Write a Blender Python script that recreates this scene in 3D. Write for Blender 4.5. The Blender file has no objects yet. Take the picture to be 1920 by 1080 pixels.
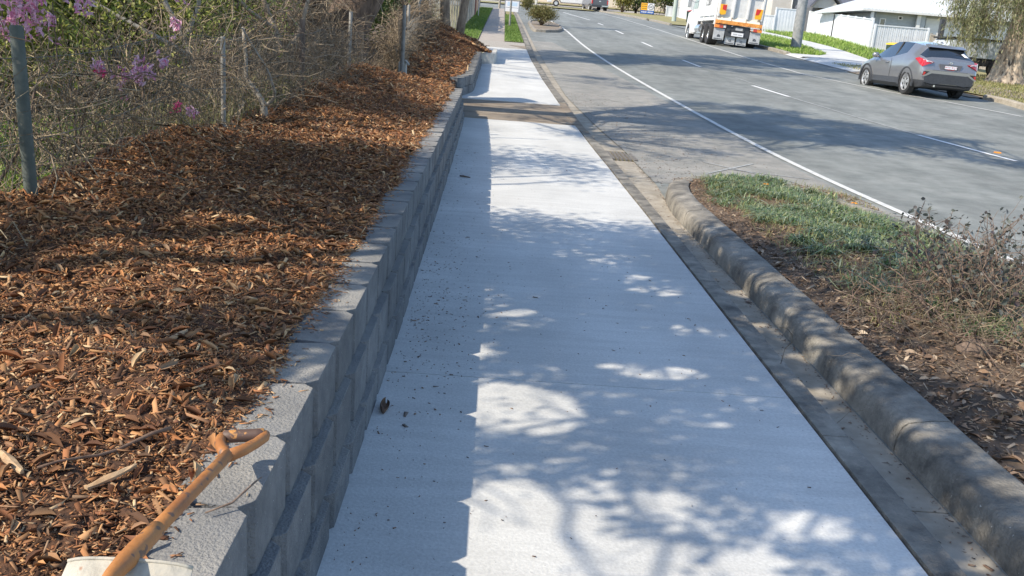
import bpy, bmesh, math, random
import numpy as np
from mathutils import Vector, Matrix
random.seed(7); RNG = np.random.default_rng(7)
SC = bpy.context.scene
COL = SC.collection
R = math.radians

# ---------------------------------------------------------------- camera
def make_camera():
    th = math.atan(477/1700.); r = R(4.5); psi = math.atan(55.6*math.cos(th)/1700)
    F = Vector((math.sin(psi)*math.cos(th), math.cos(psi)*math.cos(th), -math.sin(th)))
    R0 = Vector((math.cos(psi), -math.sin(psi), 0)); U0 = R0.cross(F)
    Rt = R0*math.cos(r)+U0*math.sin(r); U = -R0*math.sin(r)+U0*math.cos(r)
    cd = bpy.data.cameras.new('camera'); cd.sensor_width = 36; cd.lens = 1700/1920*36
    cd.clip_start = .05; cd.clip_end = 2000
    co = bpy.data.objects.new('camera', cd); COL.objects.link(co)
    M = Matrix((Rt, U, -F)).transposed().to_4x4(); M.translation = Vector((0, 0, 1.65))
    co.matrix_world = M; SC.camera = co
make_camera()

# ---------------------------------------------------------------- light
LDIR = np.array([.49, .25, -.5])                     # the way sunlight travels
SUN_EL = math.atan2(.5, math.hypot(.49, .25))
SUN_ROT = math.atan2(-.49, -.25)
w = bpy.data.worlds.new("World"); SC.world = w; w.use_nodes = True
nt = w.node_tree; bg = nt.nodes['Background']
sky = nt.nodes.new('ShaderNodeTexSky'); sky.sky_type = 'NISHITA'; sky.sun_disc = False
sky.sun_elevation = SUN_EL; sky.sun_rotation = SUN_ROT; sky.air_density = 1.0; sky.dust_density = .6; sky.ozone_density = 2.0
nt.links.new(sky.outputs[0], bg.inputs[0]); bg.inputs[1].default_value = .15
sl = bpy.data.lights.new('sun', 'SUN'); sl.energy = 3.6; sl.angle = R(.53); sl.color = (1, .895, .74)
so = bpy.data.objects.new('sun', sl); COL.objects.link(so)
so.rotation_euler = Vector(LDIR).to_track_quat('-Z', 'Y').to_euler(); so.location = (-20, -10, 25)
SC.view_settings.view_transform = 'Standard'; SC.view_settings.look = 'None'
SC.view_settings.exposure = .87; SC.view_settings.gamma = 1

# ---------------------------------------------------------------- tagging
def tag(o, label=None, cat=None, group=None, kind=None):
    if label: o['label'] = label
    if cat: o['category'] = cat
    if group: o['group'] = group
    if kind: o['kind'] = kind
    return o
def empty(name, loc, label, cat, group=None, rz=0):
    o = bpy.data.objects.new(name, None); COL.objects.link(o); o.location = loc; o.rotation_euler.z = rz
    return tag(o, label, cat, group)
def link(name, me, m, parent=None, smooth=False):
    if m is not None:
        for k in (m if isinstance(m, (list, tuple)) else [m]): me.materials.append(k)
    o = bpy.data.objects.new(name, me); COL.objects.link(o)
    if smooth: me.shade_smooth()
    if parent is not None: o.parent = parent
    return o
def copy_tree(root, loc, rz=0, label=None, scale=None):
    c = root.copy(); COL.objects.link(c); c.location = loc; c.rotation_euler.z = rz
    if label: c['label'] = label
    if scale: c.scale = scale
    for ch in list(root.children):
        d = ch.copy(); COL.objects.link(d); d.parent = c
        for g in list(ch.children):
            e = g.copy(); COL.objects.link(e); e.parent = d
    return c

# ---------------------------------------------------------------- mesh builder
class MB:
    def __init__(s): s.v = []; s.f = []; s.m = []
    def add(s, vs, fs, m=0):
        b = len(s.v); s.v += [tuple(p) for p in vs]; s.f += [tuple(b+i for i in f) for f in fs]; s.m += [m]*len(fs); return s
    def box(s, x0, x1, y0, y1, z0, z1, m=0, M=None, taper=0):
        t = taper
        vs = [(x0,y0,z0),(x1,y0,z0),(x1,y1,z0),(x0,y1,z0),(x0+t,y0+t,z1),(x1-t,y0+t,z1),(x1-t,y1-t,z1),(x0+t,y1-t,z1)]
        if M is not None: vs = [M @ Vector(p) for p in vs]
        return s.add(vs, [(0,3,2,1),(4,5,6,7),(0,1,5,4),(1,2,6,5),(2,3,7,6),(3,0,4,7)], m)
    def prism(s, poly, ax, a, b, m=0, M=None):
        # poly of 2-D points in the other two axes, extruded along ax from a to b
        def mk(p, t):
            q = [p[0], p[1]]; q.insert(ax, t); return q
        n = len(poly); vs = [mk(p, a) for p in poly]+[mk(p, b) for p in poly]
        if M is not None: vs = [M @ Vector(p) for p in vs]
        fs = [tuple(range(n))[::-1], tuple(range(n, 2*n))]+[(i, (i+1) % n, n+(i+1) % n, n+i) for i in range(n)]
        return s.add(vs, fs, m)
    def tube(s, pts, rad, n=6, m=0, cap=True):
        pts = [Vector(p) for p in pts]; k = len(pts)
        if not isinstance(rad, (list, tuple, np.ndarray)): rad = [rad]*k
        vs = []; up = None
        for i, p in enumerate(pts):
            d = (pts[min(i+1, k-1)]-pts[max(i-1, 0)])
            if d.length < 1e-9: d = Vector((0, 0, 1))
            d.normalize()
            if up is None: up = d.orthogonal().normalized()
            up = (up-d*up.dot(d))
            up = up.normalized() if up.length > 1e-6 else d.orthogonal().normalized()
            q = d.cross(up)
            for j in range(n):
                a = 2*math.pi*j/n; vs.append(p+(up*math.cos(a)+q*math.sin(a))*rad[i])
        fs = [(i*n+j, i*n+(j+1) % n, (i+1)*n+(j+1) % n, (i+1)*n+j) for i in range(k-1) for j in range(n)]
        if cap: fs += [tuple(range(n))[::-1], tuple(range((k-1)*n, k*n))]
        return s.add(vs, fs, m)
    def cyl(s, c, r0, r1, z0, z1, n=16, m=0, ax=2):
        cx, cy, cz = c; vs = []
        for z, r in ((z0, r0), (z1, r1)):
            for j in range(n):
                a = 2*math.pi*j/n; p = [r*math.cos(a), r*math.sin(a)]; p.insert(ax, z); vs.append((p[0]+cx, p[1]+cy, p[2]+cz))
        return s.add(vs, [tuple(range(n))[::-1], tuple(range(n, 2*n))]+[(j, (j+1) % n, n+(j+1) % n, n+j) for j in range(n)], m)
    def grid(s, P, m=0):      # P: rows x cols x 3
        P = np.asarray(P); a, b = P.shape[:2]
        return s.add(P.reshape(-1, 3).tolist(), [(i*b+j, i*b+j+1, (i+1)*b+j+1, (i+1)*b+j) for i in range(a-1) for j in range(b-1)], m)
    def build(s, name, mats, parent=None, smooth=False, fix=True, bevel=0, angle=None):
        me = bpy.data.meshes.new(name); me.from_pydata(s.v, [], s.f)
        if any(s.m): me.polygons.foreach_set('material_index', s.m)
        if fix:
            b = bmesh.new(); b.from_mesh(me); bmesh.ops.recalc_face_normals(b, faces=b.faces)
            if bevel: bmesh.ops.bevel(b, geom=[e for e in b.edges if len(e.link_faces) == 2 and e.calc_face_angle(0) > .5], offset=bevel, segments=2, profile=.6, affect='EDGES')
            b.to_mesh(me); b.free()
        me.update()
        o = link(name, me, mats, parent, smooth)
        if angle is not None: me.set_sharp_from_angle(angle=angle)
        return o
def np_mesh(name, V, Fc, mats, parent=None, smooth=False):
    """V (n,3), Fc (m,k) all faces with k corners"""
    me = bpy.data.meshes.new(name); V = np.asarray(V, np.float32); Fc = np.asarray(Fc, np.int32)
    me.vertices.add(len(V)); me.vertices.foreach_set('co', V.ravel())
    m, k = Fc.shape
    me.loops.add(m*k); me.loops.foreach_set('vertex_index', Fc.ravel())
    me.polygons.add(m); me.polygons.foreach_set('loop_start', np.arange(m, dtype=np.int32)*k)
    me.update(calc_edges=True); me.validate()
    return link(name, me, mats, parent, smooth)
def frames(n, tilt, rng=RNG, az=None):
    """random orthonormal frames: long axis a, side axis b, normal c ; tilt = sd of the lean from horizontal"""
    az = rng.uniform(0, 2*np.pi, n) if az is None else az
    el = rng.normal(0, tilt, n); ro = rng.normal(0, tilt, n)
    a = np.stack([np.cos(az)*np.cos(el), np.sin(az)*np.cos(el), np.sin(el)], 1)
    h = np.stack([-np.sin(az), np.cos(az), np.zeros(n)], 1); c0 = np.cross(a, h)
    b = h*np.cos(ro)[:, None]+c0*np.sin(ro)[:, None]; c = np.cross(a, b)
    return a, b, c
def chips(name, P, L, Wd, T, tilt, mats, parent=None, rng=RNG, az=None):
    """little tapered splinters, boxes with pointed irregular ends"""
    n = len(P); a, b, c = frames(n, tilt, rng, az); L = L[:, None]; Wd = Wd[:, None]; T = T[:, None]
    bend = rng.uniform(-.10, .10, (n, 1))*L
    def j(lo=.5, hi=1.): return rng.uniform(lo, hi, (n, 1))
    e1, e2, m1, m2 = j(.1, 1.), j(.1, 1.), j(.3, 1.2), j(.3, 1.2)
    top = [-a*L/2-b*Wd/2*e1, -a*L/2*j(.6, 1)+b*Wd/2*m1, a*L/2-b*Wd/2*e2, a*L/2*j(.6, 1)+b*Wd/2*m2]
    V = np.stack([P+t+c*T/2+c*bend*(.3 if k < 2 else -.3) for k, t in enumerate(top)]+[P+t-c*T/2 for t in top], 1).reshape(-1, 3)
    q = np.array([(0, 2, 3, 1), (4, 5, 7, 6), (0, 1, 5, 4), (2, 6, 7, 3), (0, 4, 6, 2), (1, 3, 7, 5)])
    Fc = (q[None]+(np.arange(n)*8)[:, None, None]).reshape(-1, 4)
    return np_mesh(name, V, Fc, mats, parent)
def leaves(name, P, L, Wd, mats, parent=None, tilt=.6, droop=None, rng=RNG, az=None, curl=.25):
    """leaf blades: six-cornered blades folded along the midrib"""
    n = len(P); a, b, c = frames(n, tilt, rng, az)
    if droop is not None:
        a = a+np.array([0, 0, -1.])*droop; a /= np.linalg.norm(a, axis=1)[:, None]
        b = b-a*np.sum(a*b, 1)[:, None]; b /= np.linalg.norm(b, axis=1)[:, None]; c = np.cross(a, b)
    L = np.broadcast_to(L, n)[:, None]; Wd = np.broadcast_to(Wd, n)[:, None]
    k = curl*Wd
    pts = [P-a*L/2, P-a*L*.1+b*Wd/2+c*k, P+a*L*.25+b*Wd*.38+c*k*.6, P+a*L/2-c*k, P+a*L*.25-b*Wd*.38+c*k*.6, P-a*L*.1-b*Wd/2+c*k]
    V = np.stack(pts, 1).reshape(-1, 3)
    q = np.array([(0, 1, 2, 3), (0, 3, 4, 5)])
    Fc = (q[None]+(np.arange(n)*6)[:, None, None]).reshape(-1, 4)
    return np_mesh(name, V, Fc, mats, parent)
def blades(name, P, Hh, Wd, mats, parent=None, lean=.5, rng=RNG, az=None):
    """grass blades: bent two-part strips standing on P"""
    n = len(P); az = rng.uniform(0, 2*np.pi, n) if az is None else az; d = np.stack([np.cos(az), np.sin(az), 0*az], 1); s = np.stack([-np.sin(az), np.cos(az), 0*az], 1)
    Hh = np.broadcast_to(Hh, n)[:, None]; Wd = np.broadcast_to(Wd, n)[:, None]
    l = np.abs(rng.normal(lean, lean*.5, (n, 1)))
    up = np.array([0, 0, 1.])
    m = P+up*Hh*.6+d*Hh*l*.4; t = P+up*Hh*(1-.3*np.clip(l, 0, 2.5))+d*Hh*l
    V = np.stack([P-s*Wd/2, P+s*Wd/2, m+s*Wd*.45, m-s*Wd*.45, t+s*Wd*.1, t-s*Wd*.1], 1).reshape(-1, 3)
    q = np.array([(0, 1, 2, 3), (3, 2, 4, 5)])
    return np_mesh(name, V, (q[None]+(np.arange(n)*6)[:, None, None]).reshape(-1, 4), mats, parent)

# ---------------------------------------------------------------- terrain
def tz(y): return .104*np.log1p(np.exp(np.clip((np.asarray(y, float)-13.5)/2, -50, 200)))
def tzf(y): return float(tz(y))
def ip(pts):
    pts = sorted(pts); X = [p[0] for p in pts]; Y = [p[1] for p in pts]
    return lambda y: np.interp(y, X, Y)

# ---------------------------------------------------------------- materials
def _new(name):
    m = bpy.data.materials.new(name); m.use_nodes = True
    return m, m.node_tree, m.node_tree.nodes['Principled BSDF']
def ramp(n, stops):
    r = n.nodes.new('ShaderNodeValToRGB'); e = r.color_ramp.elements
    while len(e) > 1: e.remove(e[-1])
    e[0].position = stops[0][0]; e[0].color = (*stops[0][1], 1)
    for p, c in stops[1:]:
        x = e.new(p); x.color = (*c, 1)
    return r
def mat(name, c1, c2=None, rough=.8, scale=4, detail=6, metal=0, bump=0, bscale=60, spots=None, sscale=40, coord='pos', spec=.5, lo=.35, hi=.65, stretch=None, big=None, coat=0, streak=None):
    m, n, b = _new(name)
    b.inputs['Roughness'].default_value = rough; b.inputs['Metallic'].default_value = metal
    b.inputs['Specular IOR Level'].default_value = spec; b.inputs['Coat Weight'].default_value = coat; b.inputs['Coat Roughness'].default_value = .05
    b.inputs['Base Color'].default_value = (*c1, 1)
    if coord == 'pos': co = n.nodes.new('ShaderNodeNewGeometry').outputs['Position']
    else: co = n.nodes.new('ShaderNodeTexCoord').outputs['Object']
    if stretch:
        mp = n.nodes.new('ShaderNodeMapping'); mp.inputs['Scale'].default_value = stretch; n.links.new(co, mp.inputs[0]); co = mp.outputs[0]
    out = None
    if c2:
        t = n.nodes.new('ShaderNodeTexNoise'); t.inputs['Scale'].default_value = scale; t.inputs['Detail'].default_value = detail; t.inputs['Roughness'].default_value = .65
        n.links.new(co, t.inputs['Vector']); r = ramp(n, [(lo, c1), (hi, c2)]); n.links.new(t.outputs[0], r.inputs[0]); out = r.outputs[0]
    if big:                       # slow large-scale multiply
        t = n.nodes.new('ShaderNodeTexNoise'); t.inputs['Scale'].default_value = big[0]; t.inputs['Detail'].default_value = 4
        n.links.new(co, t.inputs['Vector']); r = ramp(n, [(.35, (big[1],)*3), (.65, (big[2],)*3)]); n.links.new(t.outputs[0], r.inputs[0])
        mx = n.nodes.new('ShaderNodeMix'); mx.data_type = 'RGBA'; mx.blend_type = 'MULTIPLY'; mx.inputs[0].default_value = 1
        n.links.new(out, mx.inputs[6]); n.links.new(r.outputs[0], mx.inputs[7]); out = mx.outputs[2]
    for (vec, sc_, lo_, hi_) in (streak or []):      # directional wear: tyre tracks, broom lines
        mp2 = n.nodes.new('ShaderNodeMapping'); mp2.inputs['Scale'].default_value = vec; n.links.new(co, mp2.inputs[0])
        t = n.nodes.new('ShaderNodeTexNoise'); t.inputs['Scale'].default_value = sc_; t.inputs['Detail'].default_value = 5
        n.links.new(mp2.outputs[0], t.inputs['Vector']); r = ramp(n, [(.38, (lo_,)*3), (.62, (hi_,)*3)]); n.links.new(t.outputs[0], r.inputs[0])
        mx = n.nodes.new('ShaderNodeMix'); mx.data_type = 'RGBA'; mx.blend_type = 'MULTIPLY'; mx.inputs[0].default_value = 1
        n.links.new(out, mx.inputs[6]); n.links.new(r.outputs[0], mx.inputs[7]); out = mx.outputs[2]
    if spots:                     # scattered grit of another colour: (colour, threshold)
        t = n.nodes.new('ShaderNodeTexNoise'); t.inputs['Scale'].default_value = sscale; t.inputs['Detail'].default_value = 2
        n.links.new(co, t.inputs['Vector']); r = ramp(n, [(spots[1], (0, 0, 0)), (spots[1]+.05, (1, 1, 1))]); n.links.new(t.outputs[0], r.inputs[0])
        mx = n.nodes.new('ShaderNodeMix'); mx.data_type = 'RGBA'; n.links.new(r.outputs[0], mx.inputs[0])
        if out is not None: n.links.new(out, mx.inputs[6])
        else: mx.inputs[6].default_value = (*c1, 1)
        mx.inputs[7].default_value = (*spots[0], 1); out = mx.outputs[2]
    if out is not None: n.links.new(out, b.inputs['Base Color'])
    if bump:
        t = n.nodes.new('ShaderNodeTexNoise'); t.inputs['Scale'].default_value = bscale; t.inputs['Detail'].default_value = 5
        n.links.new(co, t.inputs['Vector']); bp = n.nodes.new('ShaderNodeBump'); bp.inputs['Strength'].default_value = bump; bp.inputs['Distance'].default_value = .01
        n.links.new(t.outputs[0], bp.inputs['Height']); n.links.new(bp.outputs[0], b.inputs['Normal'])
    return m
def leafmat(name, cols, rough=.55, trans=.3, spec=.4):
    m, n, b = _new(name)
    g = n.nodes.new('ShaderNodeNewGeometry')
    r = ramp(n, [(i/max(1, len(cols)-1), c) for i, c in enumerate(cols)])
    n.links.new(g.outputs['Random Per Island'], r.inputs[0]); n.links.new(r.outputs[0], b.inputs['Base Color'])
    b.inputs['Roughness'].default_value = rough; b.inputs['Specular IOR Level'].default_value = spec
    if trans:
        t = n.nodes.new('ShaderNodeBsdfTranslucent'); n.links.new(r.outputs[0], t.inputs[0])
        mx = n.nodes.new('ShaderNodeMixShader'); mx.inputs[0].default_value = trans
        n.links.new(b.outputs[0], mx.inputs[1]); n.links.new(t.outputs[0], mx.inputs[2])
        n.links.new(mx.outputs[0], n.nodes['Material Output'].inputs[0])
    return m
# ================================================================ the setting
M_conc = mat('new_concrete', (.50, .50, .48), (.60, .60, .575), rough=.75, scale=70, detail=3, spots=((.34, .34, .34), .70), sscale=45, bump=.22, bscale=90, big=(1.1, .90, 1.05), spec=.4, streak=[((.12, 1, 1), 14, .94, 1.03), ((1, .3, 1), 1.6, .93, 1.03)])
M_oldc = mat('old_concrete', (.17, .15, .125), (.33, .30, .25), rough=.85, scale=7, bump=.5, bscale=60, spots=((.09, .08, .075), .66), sscale=25)
M_kerbc = mat('weathered_kerb', (.09, .085, .075), (.31, .285, .24), rough=.9, scale=4.5, detail=12, bump=1, bscale=70, spots=((.42, .40, .36), .73), sscale=45, big=(1.3, .75, 1.15))
M_gut = mat('gutter_concrete', (.25, .22, .17), (.38, .34, .275), rough=.85, scale=6, bump=.4, bscale=50, spots=((.15, .12, .09), .67), sscale=20)
M_asph = mat('asphalt', (.165, .178, .168), (.245, .255, .240), rough=.85, scale=1.6, bump=.6, bscale=120, spots=((.30, .31, .30), .64), sscale=110, big=(.25, .86, 1.06), spec=.3, streak=[((1, .05, 1), 1.5, .87, 1.06), ((.5, .5, 1), 9, .92, 1.06)])
M_asph2 = mat('dusty_asphalt', (.215, .215, .195), (.31, .295, .265), rough=.9, scale=2.5, bump=.6, bscale=110, spots=((.13, .125, .12), .6), sscale=70, big=(.7, .9, 1.06))
M_ground = mat('soil', (.05, .035, .024), (.15, .105, .07), rough=.95, scale=5, bump=.8, bscale=30)
M_turf = mat('turf_soil', (.07, .10, .025), (.17, .20, .06), rough=.95, scale=3, bump=.6, bscale=40)
M_dry = mat('dry_turf', (.18, .17, .07), (.32, .28, .13), rough=.95, scale=2, bump=.6, bscale=40)
M_white = mat('road_paint', (.48, .48, .455), (.66, .66, .63), rough=.75, scale=9, spots=((.30, .30, .29), .63), sscale=45)
M_dash = mat('fresh_road_paint', (.62, .62, .60), (.76, .76, .74), rough=.7, scale=9)
M_faded = mat('worn_paint', (.24, .25, .245), (.42, .43, .42), rough=.8, scale=8)
M_aggr = mat('aggregate', (.30, .27, .23), (.42, .39, .34), rough=.9, scale=40, spots=((.17, .14, .12), .58), sscale=60, bump=.4)
M_band = mat('dirty_driveway', (.15, .115, .08), (.30, .25, .19), rough=.9, scale=3, stretch=(.5, 2.2, 1), bump=.5, bscale=50)
M_patho = mat('old_path', (.30, .26, .22), (.38, .335, .285), rough=.9, scale=4, bump=.3)

def strip(name, y0, y1, xl, xr, off, m, n=6, step=.5, thick=0, kind='structure', noise=0, crown=None):
    ys = np.arange(y0, y1+1e-6, (y1-y0)/max(1, round((y1-y0)/step)))
    u = np.linspace(0, 1, n); L_, R_ = xl(ys), xr(ys)
    X = L_[:, None]+(R_-L_)[:, None]*u; Y = np.repeat(ys[:, None], n, 1); Z = tz(Y)+off
    if crown is not None: Z = Z+crown(X, Y)
    mb = MB(); mb.grid(np.stack([X, Y, Z], 2))
    if thick:
        P = np.stack([X, Y, Z], 2); lo = np.array([0, 0, -thick])
        for e in (P[:, 0], P[:, -1], P[0], P[-1]): mb.grid(np.stack([e, e+lo], 0))
    o = mb.build(name, m, smooth=(crown is not None), fix=not thick)
    if kind: o['kind'] = kind
    return o
C_ = lambda v: (lambda y: np.full_like(np.asarray(y, float), v))
kerb_x = ip([(0, 1.69), (10, 1.69), (13, 1.66), (16, 1.55), (18.5, 1.47), (20.9, 1.40), (23.2, 1.30), (26.7, 1.23), (31.4, 1.15), (37.8, 1.13), (55, 1.05), (74, .92), (84, .6)])
path_r = ip([(0, 1.56), (9, 1.555), (12, 1.52), (15.3, 1.43), (16.2, 1.39), (19.7, 1.27), (24, 1.12), (30, .98), (35, .93), (90, .7)])
gut_r = ip([(0, 1.90), (9, 1.90), (11, 2.04), (14, 2.0), (17, 1.8), (21.1, 1.55), (27.6, 1.45), (36.4, 1.33), (55, 1.25), (74, 1.12), (84, .9)])
road_r = ip([(0, 18.5), (14, 17), (22, 15.6), (26.4, 15.14), (28.2, 15.35), (29.4, 15.2), (36, 14.05), (43.5, 13.85), (48.8, 13.95), (60, 13.6), (72.5, 13.4), (81, 13.1), (90, 12.2), (95, 11.4), (104, 9.6)])
path_l = ip([(0, -.44), (5, -.455), (8, -.48), (11.6, -.51), (13.3, -.525), (15.8, -.545), (18.4, -.66), (19.3, -.80), (20.3, -.52), (27, -.50), (27.3, -.50), (27.5, -.16), (29.2, -.12), (32, -.5), (36.8, -1.0), (90, -1)])
# ground sheet
ys = np.concatenate([np.linspace(-60, 0, 13), np.arange(1, 130, 1.), np.linspace(132, 700, 30)]); xs = np.concatenate([np.linspace(-500, -30, 10), np.linspace(-28, 40, 35), np.linspace(50, 600, 10)])
X, Y = np.meshgrid(xs, ys); Z = tz(Y)-.10
Z = np.where(Y > 130, tz(130)-.1+(Y-130)*.004, Z)
mb = MB(); mb.grid(np.stack([X, Y, Z], 2)); tag(mb.build('ground', M_dry), kind='structure')
# yard behind the left fence
def yard_z(x, y): return tz(y)+.48+.05*np.sin(x*1.7+y*.6)+.04*np.sin(y*1.3)
ysv = np.arange(-4, 41, .5); xsv = np.concatenate([[-2.25], np.arange(-2.5, -30, -.75)]); X, Y = np.meshgrid(xsv, ysv)
mb = MB(); mb.grid(np.stack([X, Y, yard_z(X, Y)], 2)); tag(mb.build('yard_ground', M_ground), kind='structure')
# road
strip('road', -3, 12.2, lambda y: gut_r(y)-.002, road_r, -.05, M_asph, n=24, step=1)
strip('road', 12.2, 104, gut_r, road_r, -.05, M_asph, n=24, step=.5)
strip('cross_street', 84, 99.0, C_(-60), lambda y: gut_r(y)+.02, -.046, M_asph, n=20, step=.5)
strip('parking_lane', 11.3, 41, lambda y: gut_r(y)+.005, ip([(11, 4.6), (16, 4.4), (22, 3.9), (27, 3.5), (41, 2.2)]), -.046, M_asph2, n=5)
strip('parking_lane', -3, 11.3, C_(4.36), ip([(-3, 4.74), (9, 4.75), (11.3, 4.6)]), -.046, M_asph2, n=3)
strip('van_forecourt', 105.5, 117, C_(-4), C_(26), -.05, M_aggr, n=12, step=1)
# markings
edge_l = ip([(-3, 4.82), (8.5, 4.83), (10.9, 4.74), (12.4, 4.72), (15, 4.68), (16.6, 4.56), (22.3, 4.03), (26.8, 3.76), (37.7, 3.62), (54.5, 3.52), (66, 3.36), (70, 2.9)])
_p = np.polyfit([-3, 2, 8.5, 9.6, 10.9, 12.4, 15, 16.6, 22.3, 26.8, 32, 37.7, 46, 54.5, 60], [4.95, 4.92, 4.88, 4.85, 4.8, 4.72, 4.6, 4.5, 4.1, 3.84, 3.70, 3.62, 3.56, 3.50, 3.42], 5)
edge_l = lambda y: np.where(y < 60, np.polyval(_p, np.minimum(y, 60)), np.interp(y, [60, 66, 70], [float(np.polyval(_p, 60.)), 3.25, 2.9]))
strip('edge_line', -3, 67, lambda y: edge_l(y)-.055, lambda y: edge_l(y)+.055, -.041, M_white, n=2, step=.5)
ctr = ip([(10, 10.9), (16.25, 9.36), (19, 8.77), (25, 7.87), (27.4, 7.54), (33.5, 7.15), (36.2, 7.05), (43.6, 7.0), (58, 6.94), (65, 6.9), (73, 6.67), (88, 5.5)])
for a, b in [(8.6, 11.9), (16.2, 18.95), (25.0, 27.5), (33.3, 36.2), (43.6, 46.9), (54.2, 58), (65, 68), (73, 88)]:
    strip('lane_dash', a, b, lambda y: ctr(y)-.06, lambda y: ctr(y)+.06, -.041, M_dash, n=2, step=.5)
strip('worn_line', 19, 25, lambda y: ctr(y)-.03, lambda y: ctr(y)+.03, -.0425, M_faded, n=2)
strip('worn_line', 25.5, 30, lambda y: ctr(y)+.22, lambda y: ctr(y)+.26, -.0425, M_faded, n=2)
rl = ip([(20, 16.1), (24, 15.1), (27.1, 14.2), (28.6, 12.55), (33.7, 10.95), (41.5, 10.75), (49.5, 10.72), (54.3, 10.62), (70.5, 10.6), (85, 10.3), (99, 9.7)])
rl = ip([(22, 14.75), (25, 13.9), (27.1, 13.2), (28.6, 12.4), (33.7, 11.0), (41.5, 10.72), (49.5, 10.7), (70.5, 10.6), (85, 10.3), (99, 9.6)])
strip('edge_line', 24.5, 99, lambda y: rl(y)-.05, lambda y: rl(y)+.05, -.041, M_white, n=2)
# chalk scuffs near the island
for (x0, y0, x1, y1) in [(2.9, 12.3, 3.9, 13.6), (3.1, 13.4, 4.1, 12.1), (3.3, 12.9, 4.4, 12.5)]:
    d = Vector((x1-x0, y1-y0)); nrm = Vector((-d.y, d.x)).normalized()*.02
    mb = MB(); mb.add([(x0+nrm.x, y0+nrm.y, tzf(y0)-.040), (x1+nrm.x, y1+nrm.y, tzf(y1)-.040), (x1-nrm.x, y1-nrm.y, tzf(y1)-.040), (x0-nrm.x, y0-nrm.y, tzf(y0)-.040)], [(0, 1, 2, 3)])
    tag(mb.build('chalk_mark', M_faded), kind='structure')
# new footpath in slabs with joints
for a, b in [(-2, 4.2), (4.2, 8.35), (8.35, 12.4), (12.4, 16.15)]:
    strip('footpath', a+.003, b-.003, lambda y: path_l(y)-.06, path_r, 0, M_conc, n=4, step=.4, thick=.09)
strip('driveway_strip', 16.15, 19.0, lambda y: path_l(y)-.4, lambda y: kerb_x(y)-.0, -.012, M_band, n=4, step=.4, thick=.08)
for a, b in [(19.0, 23.2), (23.2, 27.3), (27.3, 31), (31, 34.6)]:
    strip('footpath', a+.003, b-.003, lambda y: path_l(y)-.05, path_r, 0, M_conc, n=4, step=.4, thick=.09)
strip('aggregate_path', 34.6, 38.2, ip([(34.6, -1.1), (38.2, -1.3)]), path_r, 0, M_aggr, n=3, thick=.06)
for k in range(12):
    a = 38.2+k*3.8; strip('old_footpath', a+.01, a+3.78, C_(-.95), ip([(38, .12), (84, .05)]), 0, M_patho, n=3, thick=.06)
strip('bare_soil', 34.9, 36.3, ip([(34.9, .9), (36.3, .25)]), lambda y: path_r(y)-.01, .006, M_band, n=3)
# left kerb: strip at path level with a step down to the gutter
M_seam = mat('seam_dirt', (.05, .045, .04), (.09, .08, .07), rough=.95)
strip('seam_soil', -2, 40, lambda y: path_r(y)-.02, lambda y: path_r(y)+.03, -.02, M_seam, n=2)
def ramp_h(y): return np.interp(y, [0, 12, 14.5, 15.6, 17.5, 19, 20.5, 90], [-.052, -.06, -.12, -.05, -.045, -.05, -.12, -.13])
kz = lambda X, Y: .012*np.sin(Y*7)*0+.006
def kerb_strip(a, b, m=M_kerbc):
    strip('kerb', a+.004, b-.004, lambda y: path_r(y)+.014, kerb_x, .008, m, n=3, step=.3, thick=.16)
for a, b in [(-2, 1.1), (1.1, 3.75), (3.75, 6.4), (6.4, 9.1), (9.1, 11.6), (11.6, 15.6)]: kerb_strip(a, b)
strip('kerb', 15.6, 19.4, lambda y: kerb_x(y)-.16, kerb_x, -.008, M_band, n=3, step=.3, thick=.1)
kerb_strip(19.4, 24); kerb_strip(24, 34); kerb_strip(34, 55); kerb_strip(55, 83)
strip('gutter', -2, 3.2, lambda y: kerb_x(y)+.004, gut_r, -.052, M_gut, n=3, thick=.05)
strip('gutter', 3.21, 8.6, lambda y: kerb_x(y)+.004, gut_r, -.052, M_gut, n=3, thick=.05)
strip('gutter', 8.61, 12.99, lambda y: kerb_x(y)+.004, gut_r, -.055, M_gut, n=3, thick=.05)
strip('gutter', 13.9, 83, lambda y: kerb_x(y)+.004, gut_r, -.055, M_gut, n=3, thick=.05)
# painted red survey mark on the kerb
mb = MB(); mb.add([(1.575, 7.62, .012), (1.665, 7.6, .012), (1.672, 7.85, .012), (1.60, 7.93, .012)], [(0, 1, 2, 3)])
tag(mb.build('paint_mark', mat('red_paint', (.42, .06, .04), (.22, .10, .08), scale=30)), kind='structure')
# kerb round the planted island, swept profile
def sweep(name, pts, prof, m, parent=None, closed=False, zf=None, smooth=True):
    P = np.array(pts, float); n = len(P); rows = []
    for i in range(n):
        d = P[min(i+1, n-1)]-P[max(i-1, 0)]; d /= np.linalg.norm(d); nr = np.array([d[1], -d[0]])
        z0 = tzf(P[i][1]) if zf is None else zf(P[i])
        rows.append([(P[i][0]+nr[0]*a, P[i][1]+nr[1]*a, z0+z) for a, z in prof])
    mb = MB(); mb.grid(rows); mb.add(rows[0], [tuple(range(len(prof)))]); mb.add(rows[-1], [tuple(range(len(prof)))[::-1]])
    return mb.build(name, m, parent, smooth=smooth, angle=R(40))
kp = [(1.905+.0025*math.sin(y*31)+.002*math.sin(y*57), y) for y in np.arange(-2, 9.3, .125)]+[(1.915, 9.5), (1.94, 9.9), (1.99, 10.25), (2.06, 10.55), (2.2, 10.9), (2.4, 11.12), (2.7, 11.2), (3.1, 11.15), (3.5, 10.9), (3.9, 10.4), (4.2, 9.6), (4.33, 8.6), (4.35, 6), (4.35, -2)]
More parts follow.
